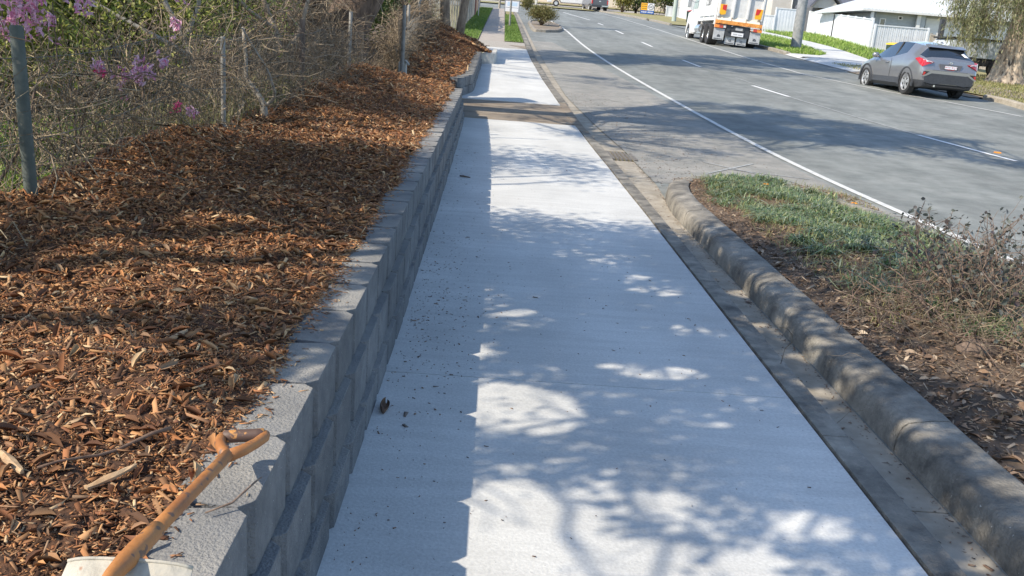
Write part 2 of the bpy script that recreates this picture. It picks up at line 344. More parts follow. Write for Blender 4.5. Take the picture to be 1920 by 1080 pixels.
kprof = [(0, -.07), (.003, .0), (.012, .05), (.024, .078), (.045, .094), (.075, .101), (.16, .115), (.225, .118), (.245, .108), (.25, .05), (.25, -.02)]
IK = empty('island_kerb', (0, 0, 0), 'weathered rounded concrete kerb edging the planted island beside the gutter', 'kerb')
for a, b in [(0, 26), (26, 46), (46, 66), (66, 86), (86, len(kp))]:
    q = kp[a:b+1]; d0 = .006; q = [(q[0][0], q[0][1]+d0*(a > 0))]+q[1:-1]+[(q[-1][0], q[-1][1]-d0*(b < len(kp)))] ; sweep('kerb_segment', q, kprof, M_kerbc, IK)
mb = MB(); rows = []
for y in np.arange(-2, 11.01, .25):
    l = np.interp(y, [-2, 9.3, 10.3, 11.0], [2.13, 2.13, 2.2, 2.45]); r_ = np.interp(y, [-2, 6, 8.6, 10, 11.0], [4.13, 4.13, 4.1, 3.8, 3.0])
    rows.append([(l+(r_-l)*u, y, tzf(y)+.075+.05*math.sin(math.pi*u)+.02*math.sin(y*3+u*9)) for u in np.linspace(0, 1, 14)])
def isl_z(x, y):
    u = np.clip((x-2.13)/2.0, 0, 1); return tz(y)+.075+.05*np.sin(np.pi*u)+.02*np.sin(y*3+u*9)
mb.grid(rows); tag(mb.build('island_soil', M_ground, smooth=True), kind='structure')
# far island with the round bush
kp2 = [(1.32+.02, 49.2), (1.28, 51), (1.27, 58), (1.4, 60), (2.2, 60.8), (3.0, 60), (3.25, 57), (3.1, 52.5), (2.7, 50), (2.0, 49), (1.5, 48.9), (1.34, 49.2)]
o = sweep('island_kerb', [(x+.25, y) for x, y in kp2], [(0, -.07), (.02, .07), (.06, .1), (.15, .1), (.18, 0)], M_oldc); tag(o, 'low broken kerb round the far little island with the clipped bush', 'kerb')
mb = MB(); mb.add([(x+.28+(.1 if x < 2 else -.1), y+(.1 if y < 52 else -.1), tzf(y)+.05) for x, y in kp2[:-1]], [tuple(range(11))]); tag(mb.build('island_soil', M_band), kind='structure')
# right side kerb, verge, footpath, driveway
def rkerb(a, b, h=.11, m=M_oldc):
    pts = [(float(road_r(y)), y) for y in np.linspace(a, b, max(3, int((b-a)/1.)))]
    o = sweep('kerb', pts, [(0, -.08), (.01, h-.03), (.05, h), (.2, h), (.22, h-.04), (.22, -.05)], m); o['kind'] = 'structure'; return o
rkerb(0, 29.0, m=M_gut); rkerb(45.6, 68.5); rkerb(75.5, 83.5); rkerb(84.5, 104)
dcr = lambda X, Y: np.clip((X-road_r(Y))/.6, 0, 1)*.085
strip('driveway', 29.2, 43.39, lambda y: road_r(y)-.05, lambda y: road_r(y)+3.2, -.03, M_conc, n=14, crown=dcr)
strip('driveway', 29.2, 36.9, lambda y: road_r(y)-.3, lambda y: road_r(y)+3.1, -.024, M_band, n=14, crown=dcr)
strip('driveway', 43.4, 45.6, lambda y: road_r(y)-.05, lambda y: road_r(y)+.21, -.03, M_conc, n=3, crown=lambda X, Y: np.clip((X-road_r(Y))/.2, 0, 1)*.085)
strip('driveway', 68.6, 75.4, lambda y: road_r(y)-.02, lambda y: road_r(y)+12, -.02, M_asph, n=4)
vb = ip([(0, 27), (36, 24), (43, 21.5), (57, 22.3), (73, 25.4), (79, 25.6), (84, 24), (110, 24)])
strip('verge', 0, 36.0, lambda y: road_r(y)+.2, lambda y: road_r(y)+14, .05, M_dry, n=12, step=1)
strip('verge', 43.6, 68.4, lambda y: road_r(y)+.21, vb, .05, M_turf, n=10, step=1)
strip('verge', 75.6, 103, lambda y: road_r(y)+.21, lambda y: road_r(y)+15, .05, M_dry, n=10, step=1)
fb = ip([(42, 17.1), (46.3, 18.1), (52.3, 19.2), (57, 19.95), (62, 20.4), (67, 20.6), (73, 20.9), (100, 20.5)])
ff = ip([(42, 14.5), (45, 15.2), (47.2, 16.45), (52.2, 17.3), (55.6, 17.9), (63, 19.1), (67, 19.25), (100, 19)])
strip('footpath', 43.0, 100, ff, fb, .062, M_conc, n=3, step=1)
strip('driveway', 43.4, 45.6, lambda y: road_r(y)+.2, ff, .058, M_conc, n=3)
# left far verges
strip('verge', 38.2, 83, C_(-2.6), C_(-.96), .03, M_turf, n=4, step=1)
strip('verge', 38.2, 69, C_(.1), lambda y: path_r(y)-.02, .02, M_turf, n=4, step=1)
strip('verge', 30, 38.2, C_(-2.8), ip([(30, -1.0), (38.2, -1.3)]), .02, M_turf, n=4, step=.5)
strip('verge', 99.1, 105.4, C_(-60), C_(9.5), .06, M_dry, n=16, step=1)
strip('verge', 117, 128, C_(-60), C_(60), .06, M_dry, n=16, step=1)

# ================================================================ retaining walls
M_block = mat('charcoal_block', (.125, .130, .138), (.185, .188, .19), rough=.95, scale=14, bump=.8, bscale=110, spots=((.46, .46, .45), .715), sscale=120, big=(1.7, .8, 1.2), spec=.3)
def add_dust(m):          # pale cement dust settled on the upward faces, in patches
    n = m.node_tree; b = n.nodes['Principled BSDF']; src = b.inputs['Base Color'].links[0].from_socket
    g = n.nodes.new('ShaderNodeNewGeometry'); sx = n.nodes.new('ShaderNodeSeparateXYZ'); n.links.new(g.outputs['True Normal'], sx.inputs[0])
    t = n.nodes.new('ShaderNodeTexNoise'); t.inputs['Scale'].default_value = 2.2; t.inputs['Detail'].default_value = 7; n.links.new(g.outputs['Position'], t.inputs['Vector'])
    r1 = ramp(n, [(.85, (0, 0, 0)), (.95, (1, 1, 1))]); n.links.new(sx.outputs[2], r1.inputs[0]); r2 = ramp(n, [(.35, (.15, .15, .15)), (.68, (.85, .85, .85))]); n.links.new(t.outputs[0], r2.inputs[0])
    mu = n.nodes.new('ShaderNodeMath'); mu.operation = 'MULTIPLY'; n.links.new(r1.outputs[0], mu.inputs[0]); n.links.new(r2.outputs[0], mu.inputs[1])
    mx = n.nodes.new('ShaderNodeMix'); mx.data_type = 'RGBA'; n.links.new(mu.outputs[0], mx.inputs[0]); n.links.new(src, mx.inputs[6]); mx.inputs[7].default_value = (.33, .315, .285, 1); n.links.new(mx.outputs[2], b.inputs['Base Color'])
add_dust(M_block)
M_blockl = mat('pale_block', (.42, .41, .38), (.55, .54, .5), rough=.9, scale=9, bump=.4)
def course(name, parent, line, off, zt_, zb_, y0, y1, phase, m, BL=.39, D=.195):
    """a run of blocks along the line x = line(y)-off, chamfered front corners, slightly open joints"""
    mb = MB(); y = y0+phase*BL-BL; k = 0; rg = random.Random(int(phase*10)+int(y0*7)+3)
    while y < y1-.02:
        a, b = max(y, y0), min(y+BL, y1)
        if b-a > .05:
            xa, xb = float(line(a))-off, float(line(b))-off; ym = (a+b)/2; zt0, zb0 = zt_(ym), zb_(ym); j = rg.uniform(-.003, .003)
            g = .002+rg.uniform(0, .002); ch = .033
            fx = lambda yy: xa+(xb-xa)*(yy-a)/(b-a)+j
            poly = [(fx(a)-ch, a+g), (fx(a+.035), a+.035), (fx(b-.035), b-.035), (fx(b)-ch, b-g), (fx(b)-.03-D*.8, b-g-.018), (fx(b)-D, b-.04), (fx(a)-D, a+.04), (fx(a)-.03-D*.8, a+g+.018)]
            n = len(poly); tilt = rg.uniform(-.0015, .0015)
            vs = [(p[0], p[1], zb0) for p in poly]+[(p[0], p[1], zt0+tilt*(1 if i < 4 else -1)) for i, p in enumerate(poly)]
            mb.add(vs, [tuple(range(n))[::-1], tuple(range(n, 2*n))]+[(i, (i+1) % n, n+(i+1) % n, n+i) for i in range(n)])
        y += BL; k += 1
    return mb.build(name, m, parent, bevel=.0025)
capz = lambda y: .53+.009*max(0, y-4)
W1 = empty('retaining_wall', (-.6, 8, 0), 'long charcoal block retaining wall holding the mulch beside the new footpath', 'retaining wall')
def P_(o, par):   # keep world placement under a parent that is not at the origin
    o.parent = par; o.matrix_parent_inverse = Matrix.Translation(-Vector(par.location)); return o
J0 = 2.31-6*.39
P_(course('cap_course', None, path_l, .065, lambda y: capz(y), lambda y: capz(y)-.1985, J0, 16.4, 1, M_block), W1)
P_(course('block_course', None, path_l, .03, lambda y: capz(y)-.2, lambda y: capz(y)-.3985, J0, 16.4, .5, M_block), W1)
P_(course('block_course', None, path_l, .004, lambda y: capz(y)-.4, lambda y: min(-.1, 0)+tzf(y)*.9, J0, 16.4, 1, M_block), W1)
W2 = empty('retaining_wall', (-.6, 23, 0), 'further charcoal block retaining wall past the brown driveway strip', 'retaining wall')
l2 = ip([(19.15, -.80), (19.6, -.66), (20.3, -.52), (27.3, -.52)])
c2 = lambda y: float(np.interp(y, [19, 27.4], [.66, 1.06]))
P_(course('cap_course', None, l2, .04, c2, lambda y: c2(y)-.1985, 19.2, 27.3, 1, M_block), W2)
P_(course('block_course', None, l2, .015, lambda y: c2(y)-.2, lambda y: tzf(y)-.15, 19.2, 27.3, .5, M_block), W2)
mb = MB(); o = sweep('low_wall', [(-.62, 27.42), (-.35, 27.42), (-.2, 27.5), (-.15, 27.7), (-.13, 28.5), (-.12, 29.4)], [(0, -.05), (0, .28), (.0, .30), (-.13, .30), (-.14, -.05)], M_blockl, smooth=False)
tag(o, 'low pale concrete edging wall at the end of the second mulch bank', 'low wall')

# ================================================================ mulch
M_mulchbase = mat('mulch_base', (.035, .016, .008), (.13, .06, .028), rough=.95, scale=45, bump=1, bscale=60)
M_mulch = leafmat('mulch_chips', [(0.052, 0.026, 0.015), (0.207, 0.088, 0.039), (0.368, 0.163, 0.067), (0.460, 0.234, 0.098), (0.138, 0.065, 0.035), (0.552, 0.312, 0.140), (0.276, 0.143, 0.077), (0.575, 0.429, 0.252), (0.483, 0.221, 0.091), (0.092, 0.047, 0.027), (0.276, 0.182, 0.112), (0.391, 0.163, 0.067), (0.230, 0.104, 0.056), (0.081, 0.042, 0.025), (0.345, 0.195, 0.098)], rough=.8, trans=0, spec=.25)
def cap_at(y): return np.where(y < 17.8, .53+.009*np.maximum(0, y-4), np.interp(y, [19, 27.4, 29, 34], [.62, 1.04, 1.05, 1.2]))
def mulch_z(x, y):
    xe = np.where(y < 17.8, path_l(y)-.21, np.where(y < 27.3, path_l(y)-.2, -.3)); c = cap_at(y)
    d = np.clip((xe-x), 0, 3)                      # distance back from the wall
    far = np.interp(y, [0, 3.2, 5.5, 9, 10.5, 13, 15, 17, 18.6, 20, 25, 30, 33], [.60, .64, .70, .66, .68, .80, .93, .90, .5, 1.05, 1.5, 1.78, 1.75])
    t = np.clip(d/1.75, 0, 1)
    z = c-.004+(far-c+.004)*(t**1.0)
    z = z+.035*np.sin(x*3.1+y*1.3)*t+.03*np.sin(y*2.3-x*2.0)*np.minimum(1, d*2)+.015*np.sin(y*7.3+x*5.)*np.minimum(1, d*3)
    # the trough between the first mound and the second bank
    g = np.exp(-((y-18.2)/.55)**2); z = z*(1-g)+g*(tz(y)+.05+.12*t)
    e = np.clip((33-y)/2.2, 0, 1); z = (tz(y)-.05)*(1-e)+z*e
    return z
ysv = np.concatenate([np.arange(0.5, 7, .045), np.arange(7, 18, .08), np.arange(18, 33.05, .15)]); u = np.linspace(0, 1, 46)
X = np.zeros((len(ysv), 46)); 
for i, y in enumerate(ysv):
    xr = float(path_l(y))-.235 if y < 17.6 or 19.2 < y < 27.3 else (-.30 if y >= 27.3 else -.9)
    if y > 29: xr = np.interp(y, [29, 33], [-.28, -1.2])
    xl = -2.6 if y < 17.5 else float(np.interp(y, [17.5, 20, 28, 33], [-2.5, -2.3, -2.2, -2.3])); X[i] = xr+(xl-xr)*u
Y = np.repeat(ysv[:, None], 46, 1); Z = mulch_z(X, Y)+RNG.normal(0, .006, X.shape)
mb = MB(); mb.grid(np.stack([X, Y, Z], 2)); tag(mb.build('mulch_bed', M_mulchbase), kind='structure')
def chip_area(n, y0, y1, s, name='wood_chips', spill=0.):
    y = RNG.uniform(y0, y1, n); u = RNG.uniform(0, 1, n)**.9
    xr = np.where(y < 27.3, path_l(y)-.225-.03*np.sin(y*5.1)*np.sin(y*1.7)+spill*RNG.uniform(-.3, 1, n)**3, np.interp(y, [27.3, 29, 33], [-.30, -.28, -1.2])); xl = np.where(y < 17.5, -2.5, -2.2)
    xr = np.where((y > 17.6) & (y < 19.2), -1.0, xr)
    x = xr+(xl-xr)*u; z = mulch_z(x, y)+RNG.uniform(-.3, 1, n)*.016*s
    z = np.where(x > path_l(y)-.30, np.maximum(z, cap_at(y)+.004), z)
    L = RNG.lognormal(-3.6, .6, n)*s; W = L*RNG.uniform(.08, .42, n); L = np.clip(L, .006, .13*s)
    return x, y, z, L, np.clip(W, .003, .022*s)
A = [chip_area(24000, 1.2, 4.2, .78), chip_area(64000, 1.2, 4.5, .45), chip_area(28000, 4.2, 7.5, .88), chip_area(34000, 4.2, 8, .55), chip_area(30000, 7.5, 12.5, 1.15), chip_area(18000, 12.5, 18, 1.6), chip_area(17000, 18.5, 33, 2.2)]
x, y, z, L, Wd = [np.concatenate([a[k] for a in A]) for k in range(5)]
tag(chips('wood_chips', np.stack([x, y, z], 1), L, Wd, Wd*.14+.0007, .40, M_mulch), 'reddish brown shredded wood chip mulch spread behind the block wall', 'mulch', kind='stuff')
x, y, z, L, Wd = chip_area(9000, 1.2, 12, 1.1)      # thin torn bark flakes lying among the chips
tag(leaves('bark_flakes', np.stack([x, y, z+.006], 1), np.clip(L*1.15, .012, .09), np.clip(L*.4, .004, .022), M_mulch, tilt=.35, curl=.5), 'thin torn bark flakes mixed into the mulch', 'bark', kind='stuff')
# chips fallen on the wall top
n = 2600; y = RNG.uniform(1.5, 14, n); y = np.where(RNG.random(n) < .4, RNG.choice([2.5, 3.6, 4.0, 5.2, 6.6, 7.2, 9.4], n)+RNG.normal(0, .12, n), y)
x = path_l(y)-.26+np.abs(RNG.normal(0, .05, n)); x = np.minimum(x, path_l(y)-.09)
tag(chips('fallen_chips', np.stack([x, y, capz_v(y)+.004] if False else [x, y, .53+.009*np.maximum(0, y-4)+.004], 1), RNG.uniform(.006, .035, n), RNG.uniform(.002, .007, n), np.full(n, .002), .08, M_mulch), 'stray wood chips fallen on the block wall cap', 'wood chips', kind='stuff')
# grit and chips on the path, thickest along the wall
n = 1100; y = np.concatenate([RNG.uniform(2.4, 13, n//2), RNG.normal(5.4, 1.0, n-n//2)]); y = np.clip(y, 2.3, 15)
x = path_l(y)+.02+np.abs(RNG.normal(0, .25, n)); x = np.where(RNG.random(n) < .22, RNG.uniform(-.4, 1.5, n), x); x = np.minimum(x, 1.5)
M_grit = leafmat('path_grit', [(.10, .07, .06), (.20, .12, .08), (.28, .17, .10), (.15, .12, .10), (.06, .05, .045)], trans=0)
s_ = RNG.lognormal(-4.95, .6, n)
n2 = 900; y2 = RNG.uniform(2.3, 13, n2); x2 = np.where(RNG.random(n2) < .6, gut_r(y2)-np.abs(RNG.normal(0, .03, n2))-.006, kerb_x(y2)+.01+np.abs(RNG.normal(0, .05, n2))); s2 = RNG.lognormal(-4.7, .55, n2)
tag(chips('gutter_litter', np.stack([x2, y2, tz(y2)-.047], 1), s2, s2*RNG.uniform(.2, .6, n2), np.full(n2, .002), .12, M_grit), 'grit and leaf bits gathered in the gutter', 'litter', kind='stuff')
n2 = 1500; y2 = RNG.uniform(10.5, 22, n2); x2 = gut_r(y2)+np.abs(RNG.normal(0, .9, n2)); s2 = RNG.lognormal(-4.4, .5, n2)
tag(chips('road_grit', np.stack([x2, y2, tz(y2)-.042], 1), s2, s2*RNG.uniform(.3, .8, n2), np.full(n2, .003), .12, M_grit), 'loose grit scattered on the parking lane near the grate', 'grit', kind='stuff')
tag(chips('path_debris', np.stack([x, y, tz(y)+.003+0*x], 1), s_, s_*RNG.uniform(.2, .6, n), np.full(n, .002), .1, M_grit), 'small dark chips and grit scattered on the new concrete path', 'debris', kind='stuff')
# ================================================================ trees that cast the shade
M_bark = mat('grey_bark', (.15, .115, .085), (.36, .29, .22), rough=.95, scale=9, bump=1, bscale=25, stretch=(1, 1, .35))
M_darkbark = mat('dark_bark', (.06, .042, .032), (.20, .145, .11), rough=.95, scale=9, bump=1, bscale=30, stretch=(1, 1, .4))
M_leafA = leafmat('broad_leaf', [(.06, .10, .02), (.10, .16, .03), (.14, .19, .05), (.08, .13, .03)])
M_leafB = leafmat('fine_leaf', [(.07, .10, .03), (.11, .15, .045), (.15, .18, .07)])
def wob(a, b, n, s, rg):
    a, b = np.array(a, float), np.array(b, float); t = np.linspace(0, 1, n)[:, None]; P = a*(1-t)+b*t
    o = np.cumsum(np.array([[rg.gauss(0, s) for _ in range(3)] for _ in range(n)]), 0); o = o-o[:1]*(1-t)-o[-1:]*t
    return P+o
def shade_tree(name, label, base, top, r0, ells, hmin, hmax, n, size, asp, seed, ncl, sd, leaf, bark, gaps=(), bare=0, group=None, flat=.7):
    """ells: patches of ground (x, y, rx, ry, weight) the crown shades. Each leaf cluster stands up-sun of its patch."""
    rg = random.Random(seed); rn = np.random.default_rng(seed)
    root = empty(name, (base[0], base[1], base[2]), label, 'tree', group)
    wts = np.array([e[4]*e[2]*e[3] for e in ells]); wts = wts/wts.sum()
    cl = []
    for k in range(ncl):
        e = ells[rn.choice(len(ells), p=wts)]; a = rn.uniform(0, 2*np.pi); q = math.sqrt(rn.uniform(0, 1))
        gx, gy = e[0]+e[2]*q*math.cos(a), e[1]+e[3]*q*math.sin(a); h = rn.uniform(hmin, hmax)
        cl.append((gx-.98*h, gy-.5*h, tzf(gy)+h))
    cl = np.array(cl); top = np.array(top, float)
    wood = MB(); wood.tube(wob(base, top, 7, r0*.12, rg), np.linspace(r0, r0*.6, 7), 10)
    # limbs: a few main ones, each cluster hangs off the nearest limb point
    main = cl[rn.choice(len(cl), min(7, len(cl)), replace=False)]; nodes = [top]
    lw = MB()
    for mpt in main:
        P = wob(top, mpt, 8, .12, rg); rr = np.linspace(r0*.45, r0*.10, 8); lw.tube(P, rr, 6); nodes += list(P[2:])
    nodes = np.array(nodes)
    for c in cl:
        dd = np.linalg.norm(nodes-c, axis=1); s0 = nodes[int(np.argmin(dd))]
        if np.linalg.norm(s0-c) < .1: continue
        P = wob(s0, c, 5, .09, rg); lw.tube(P, np.linspace(min(.045, r0*.16), .012, 5), 5)
        for _ in range(5 if bare else 3):
            e = c+rn.normal(0, sd*1.2, 3)*[1, 1, flat]; lw.tube(wob(P[3], e, 4, .04, rg), np.linspace(.008, .003, 4), 4)
    for b_, nm in ((wood, 'trunk'), (lw, 'limbs')):
        b_.v = [(p[0]-base[0], p[1]-base[1], p[2]-base[2]) for p in b_.v]; b_.build(nm, bark, root, smooth=True, fix=False)
    m = rn.choice(len(cl), n); P = cl[m]+rn.normal(0, sd, (n, 3))*[1, 1, flat]
    # where the photograph shows sunlit patches the crown has holes
    h = (P[:, 2]-0)/.5; gx, gy = P[:, 0]+.49*h, P[:, 1]+.25*h; keep = np.ones(n, bool)
    for (cx, cy, rx, ry) in gaps: keep &= (((gx-cx)/rx)**2+((gy-cy)/ry)**2 > 1) | (rn.random(n) < .03)
    P = P[keep]; L = rn.uniform(.7, 1.25, len(P))*size
    o = leaves('crown', P-np.array(base), L, L*asp, leaf, root, tilt=.5)
    return root
gaps1 = [(-.05, 2.3, .42, .42), (-.75, 2.6, .5, .5), (.20, 3.85, .30, .30), (.15, 2.85, .30, .32), (.45, 2.6, .35, .2), (.95, 2.65, .14, .12), (1.25, 2.95, .16, .12), (.75, 3.05, .14, .10), (1.1, 3.75, .14, .06), (.9, 4.45, .3, .12), (.15, 5.35, .16, .1), (1.2, 6.2, .22, .28), (1.3, 5.2, .2, .12), (-.45, 4.6, .5, .42), (-.9, 2.9, .5, .3), (-1.4, 3.6, .5, .35), (2.9, 4.6, .6, .3), (3.1, 3.2, .6, .4), (1.9, 3.75, .3, .12), (1.95, 4.4, .3, .10), (2.0, 4.95, .28, .11), (1.85, 5.5, .25, .12), (2.0, 6.3, .3, .14), (1.9, 7.2, .3, .15), (2.0, 3.2, .3, .09)]
shade_tree('shade_tree', 'broad leaved tree outside the left edge shading the near footpath', (-7.6, .5, .3), (-6.6, 1.1, 3.8), .17,
    [(.6, 7.0, 1.9, 1.5, 1.5), (.4, 5.4, 1.7, 1.2, 1.25), (1.6, 4.0, 1.2, 1.0, 1.2), (.6, 3.4, 1.4, .7, .5), (-.85, 6.7, .7, 1.1, 1.3), (2.6, 6.6, 1.2, 1.8, .45), (1.0, 5.3, 1.0, .9, .9), (1.8, 2.6, 1.3, .7, .6), (1.1, 2.75, .9, .5, .7), (-1.3, 4.4, .6, .35, .45), (-1.0, 3.2, .6, .3, .25)],
    3.0, 4.6, 52000, .070, .5, 11, 380, .22, M_leafA, M_bark, gaps1)
shade_tree('shade_tree', 'thin crowned tree beyond the wire fence shading the middle of the mulch', (-7.5, 6.2, .3), (-6.6, 6.9, 3.8), .15,
    [(-.95, 11.7, .8, 1.3, 1.3), (.2, 11.9, 1.2, 1.1, .45), (-.9, 9.6, .6, .4, .35), (-1.3, 14.5, .55, .9, .6), (1.2, 11.2, .8, .6, .35)],
    4.2, 6.5, 8500, .09, .4, 12, 80, .28, M_leafB, M_darkbark)
shade_tree('leaning_tree', 'big dark leaning tree wrapped in dry vines behind the wire fence', (-3.9, 17.5, .5), (-2.6, 15.6, 4.4), .42,
    [(4.0, 18.2, 1.9, 2.0, 1.0), (6.4, 18.6, 2.3, 1.9, 1.3), (8.6, 18.2, 1.6, 1.2, .6), (5.4, 21.2, 1.6, 1.0, .6), (2.0, 15.4, 1.0, .8, .28), (.7, 17.6, 1.1, 1.3, .22), (8.3, 16.0, 1.9, .6, .4), (3.0, 14.2, 1.5, .6, .3), (4.6, 15.6, 1.6, .5, .4)],
    5.5, 8.2, 46000, .11, .3, 13, 380, .21, M_leafB, M_darkbark)
shade_tree('twin_trunk_tree', 'smooth grey twin trunked tree at the top of the second mulch bank', (-1.78, 30.2, 1.3), (-2.0, 29.6, 5.5), .17,
    [(.4, 31.6, 1.4, 2.2, 1.2), (3, 33.6, 2.0, 2.4, 1.5), (6.2, 35.4, 2.2, 2.4, 1.5), (9.5, 37.8, 2.2, 2.6, 1.5), (12.5, 39.2, 1.8, 3.4, 1.5), (15.3, 41.0, 1.5, 3.0, 1.1), (.5, 23.4, .8, 1.8, .25), (2.8, 25.0, 1.0, 1.4, .35), (-1.4, 26, .8, 2.4, .35), (9.5, 33.0, 2.6, 1.0, .6)],
    6.5, 9.5, 76000, .13, .3, 14, 520, .25, M_leafB, M_bark)
shade_tree('verge_tree', 'tall street tree on the left verge beyond the paling fence', (-3.4, 53, 2.3), (-3.5, 52.6, 6.5), .18,
    [(3, 57.5, 2.2, .7, .7), (6.5, 59, 2.4, .8, .7), (-.6, 45.6, .6, 3.0, 1.4), (-1, 54, .6, 6, 1.2)], 7, 9.5, 5000, .2, .35, 15, 60, .4, M_leafB, M_bark)
# second grey stem of the twin tree
mb = MB(); rg = random.Random(4); mb.tube(wob((-1.42, 30.6, 1.0), (-.9, 30.0, 6), 7, .02, rg), np.linspace(.15, .09, 7), 10)
tw = bpy.data.objects['twin_trunk_tree']; b0 = tw.location; mb.v = [(p[0]-b0.x, p[1]-b0.y, p[2]-b0.z) for p in mb.v]; mb.build('trunk', M_bark, tw, smooth=True, fix=False)

# ================================================================ left fence
M_galv = mat('galvanised_steel', (.20, .195, .18), (.31, .30, .28), rough=.7, metal=.15, scale=8)
M_green = mat('painted_grey_green_post', (.065, .08, .072), (.11, .125, .11), rough=.75, scale=14, spots=((.22, .20, .16), .66), sscale=20, bump=.3)
M_wire = mat('fence_wire', (.09, .085, .075), (.18, .17, .15), rough=.8, metal=.1, scale=10)
M_timber = mat('weathered_timber', (.20, .18, .15), (.36, .33, .28), rough=.95, scale=6, stretch=(3, 3, .4), bump=.6)
FX = -2.42
F1 = empty('wire_fence', (FX, 9, .5), 'rusty chain link fence with mixed posts running behind the mulch', 'fence')
def local(mb, root): mb.v = [(p[0]-root.location.x, p[1]-root.location.y, p[2]-root.location.z) for p in mb.v]; return mb
posts = [(4.72, .3, 1.50, .033, M_green, .012), (8.2, .3, 1.43, .021, M_galv, 0), (11.45, .3, 1.62, .034, M_darkbark, 0), (14.95, .3, 1.78, .028, M_galv, -.01), (1.6, .2, 1.5, .03, M_galv, 0)]
for (y, z0, z1, r_, m, ln) in posts:
    mb = MB(); x = FX+ (.03 if m is M_green else 0)
    mb.tube([(x, y, z0), (x-ln, y, (z0+z1)/2), (x-ln*2, y, z1-.01), (x-ln*2, y, z1)], [r_, r_, r_, r_*.8], 14); local(mb, F1).build('post', m, F1, smooth=True, angle=R(50))
mb = MB(); y0, y1 = 1.0, 17.0; zt = lambda y: 1.36+.012*(y-4)+.03*math.sin(y*1.1); zb = lambda y: .45; hh = .9
for k in range(int((y1-y0)/.08)):
    for s in (-1, 1):
        a = y0+k*.08; pts = []
        for q in range(6):
            t = q/5; y = a+s*hh*t*.8; pts.append((FX+.012*math.sin(y*9)+.004*s, y, zb(y)+(zt(y)-zb(y))*t))
        mb.tube(pts, .0012, 3, cap=False)
local(mb, F1).build('wire_mesh', M_wire, F1, fix=False)
for zz in (0, -.42):
    mb = MB(); mb.tube([(FX+.01, y, zt(y)+zz+.02*math.sin(y*2)) for y in np.arange(1, 17.1, .4)], .0028, 4); local(mb, F1).build('tension_wire', M_wire, F1, fix=False)
F2 = empty('wire_fence', (-1.9, 23, 1), 'second run of chain link fence smothered in dry vine above the far mulch bank', 'fence')
gate = [(-1.88, 18.0, .6, 2.0, .035), (-1.98, 19.8, .7, 2.05, .03)]
for (x, y, z0, z1, r_) in gate+[(-2.1, 23.5, 1.1, 2.5, .03), (-2.15, 27.5, 1.4, 2.9, .03)]:
    mb = MB(); mb.tube([(x, y, z0-.4), (x, y, z1-.02), (x, y, z1)], [r_, r_, r_*.7], 12); local(mb, F2).build('post', M_galv, F2, smooth=True, angle=R(50))
mb = MB(); mb.tube([(-1.88, 18, 1.55), (-1.98, 19.8, 1.62), (-2.1, 23.5, 2.2), (-2.15, 27.5, 2.6)], .012, 6)
for k in range(110):
    for s in (-1, 1):
        a = 18+k*.09; t = np.linspace(0, 1, 4); 
        mb.tube([(-1.9-.03*(a-18), a+s*q*.9, .25+tzf(a)+.25+q*.95) for q in t], .003, 3, cap=False)
local(mb, F2).build('wire_mesh', M_wire, F2, fix=False)
mb = MB(); mb.box(-1.99, -1.8, 18.15, 18.32, .1, .95, taper=.02); mb.tube([(-1.9, 18.2, .85), (-1.83, 18.15, .98), (-1.76, 18.1, .9)], .03, 6)
tag(mb.build('concrete_stump', M_blockl, bevel=.02), 'pale broken concrete post stump at the end of the first mulch mound', 'post')

# ================================================================ dry vines, shrubs and weeds beyond the fence
M_vine = leafmat('dry_stems', [(.07, .05, .035), (.24, .18, .12), (.40, .32, .22), (.13, .095, .065), (.30, .24, .16), (.10, .075, .05)], rough=.85, trans=0)
def tangle(name, label, n, sampler, rad, seed, L=(.4, 1.1), up=.5, curl=.35, cat='vine', m=None):
    rn = np.random.default_rng(seed); K = 7; Vs = []; 
    S = sampler(n, rn); az = rn.uniform(0, 2*np.pi, n); Ln = rn.uniform(*L, n)
    d = np.stack([np.cos(az)*.55, np.sin(az), rn.normal(up, .7, n)], 1); d /= np.linalg.norm(d, axis=1)[:, None]
    P = [S]; dd = d
    for k in range(K-1):
        dd = dd+rn.normal(0, curl, (n, 3))+np.array([0, 0, -.10]); dd /= np.linalg.norm(dd, axis=1)[:, None]; P.append(P[-1]+dd*(Ln/(K-1))[:, None])
    P = np.stack(P, 1); r_ = rn.uniform(rad[0], rad[1], n)*rn.uniform(.5, 1, n)
    # triangular section tubes
    off = [np.array(v) for v in ((1, 0, 0), (-.5, .4, .77), (-.5, -.4, -.77))]
    V = np.stack([P+o*r_[:, None, None] for o in off], 2).reshape(-1, 3)      # n,K,3
    f = np.array([(k*3+j, k*3+(j+1) % 3, (k+1)*3+(j+1) % 3, (k+1)*3+j) for k in range(K-1) for j in range(3)])
    Fc = (f[None]+(np.arange(n)*K*3)[:, None, None]).reshape(-1, 4)
    o = np_mesh(name, V, Fc, m or M_vine)
    return tag(o, label, cat, kind='stuff')
def samp_fence(n, rn):
    y = 4.5+11.3*rn.uniform(0, 1, n)**.75; x = FX-.05-np.abs(rn.normal(0, .28, n)); z = .42+rn.uniform(0, 1, n)**1.2*(.75+.035*(y-4)); return np.stack([x, y, z], 1)
tangle('dry_vine', 'tangle of dry grey vine stems and dead stalks hanging on the wire fence', 2200, samp_fence, (.0018, .0062), 21)
def samp_l(n, rn):
    y = rn.uniform(3.4, 9, n); x = FX-.1-np.abs(rn.normal(0, .5, n)); z = .35+rn.uniform(0, 1, n)*.9; return np.stack([x, y, z], 1)
tangle('dry_vine', 'thin brown dead stalks behind the leftmost stretch of the wire fence', 700, samp_l, (.002, .005), 22, up=.2)
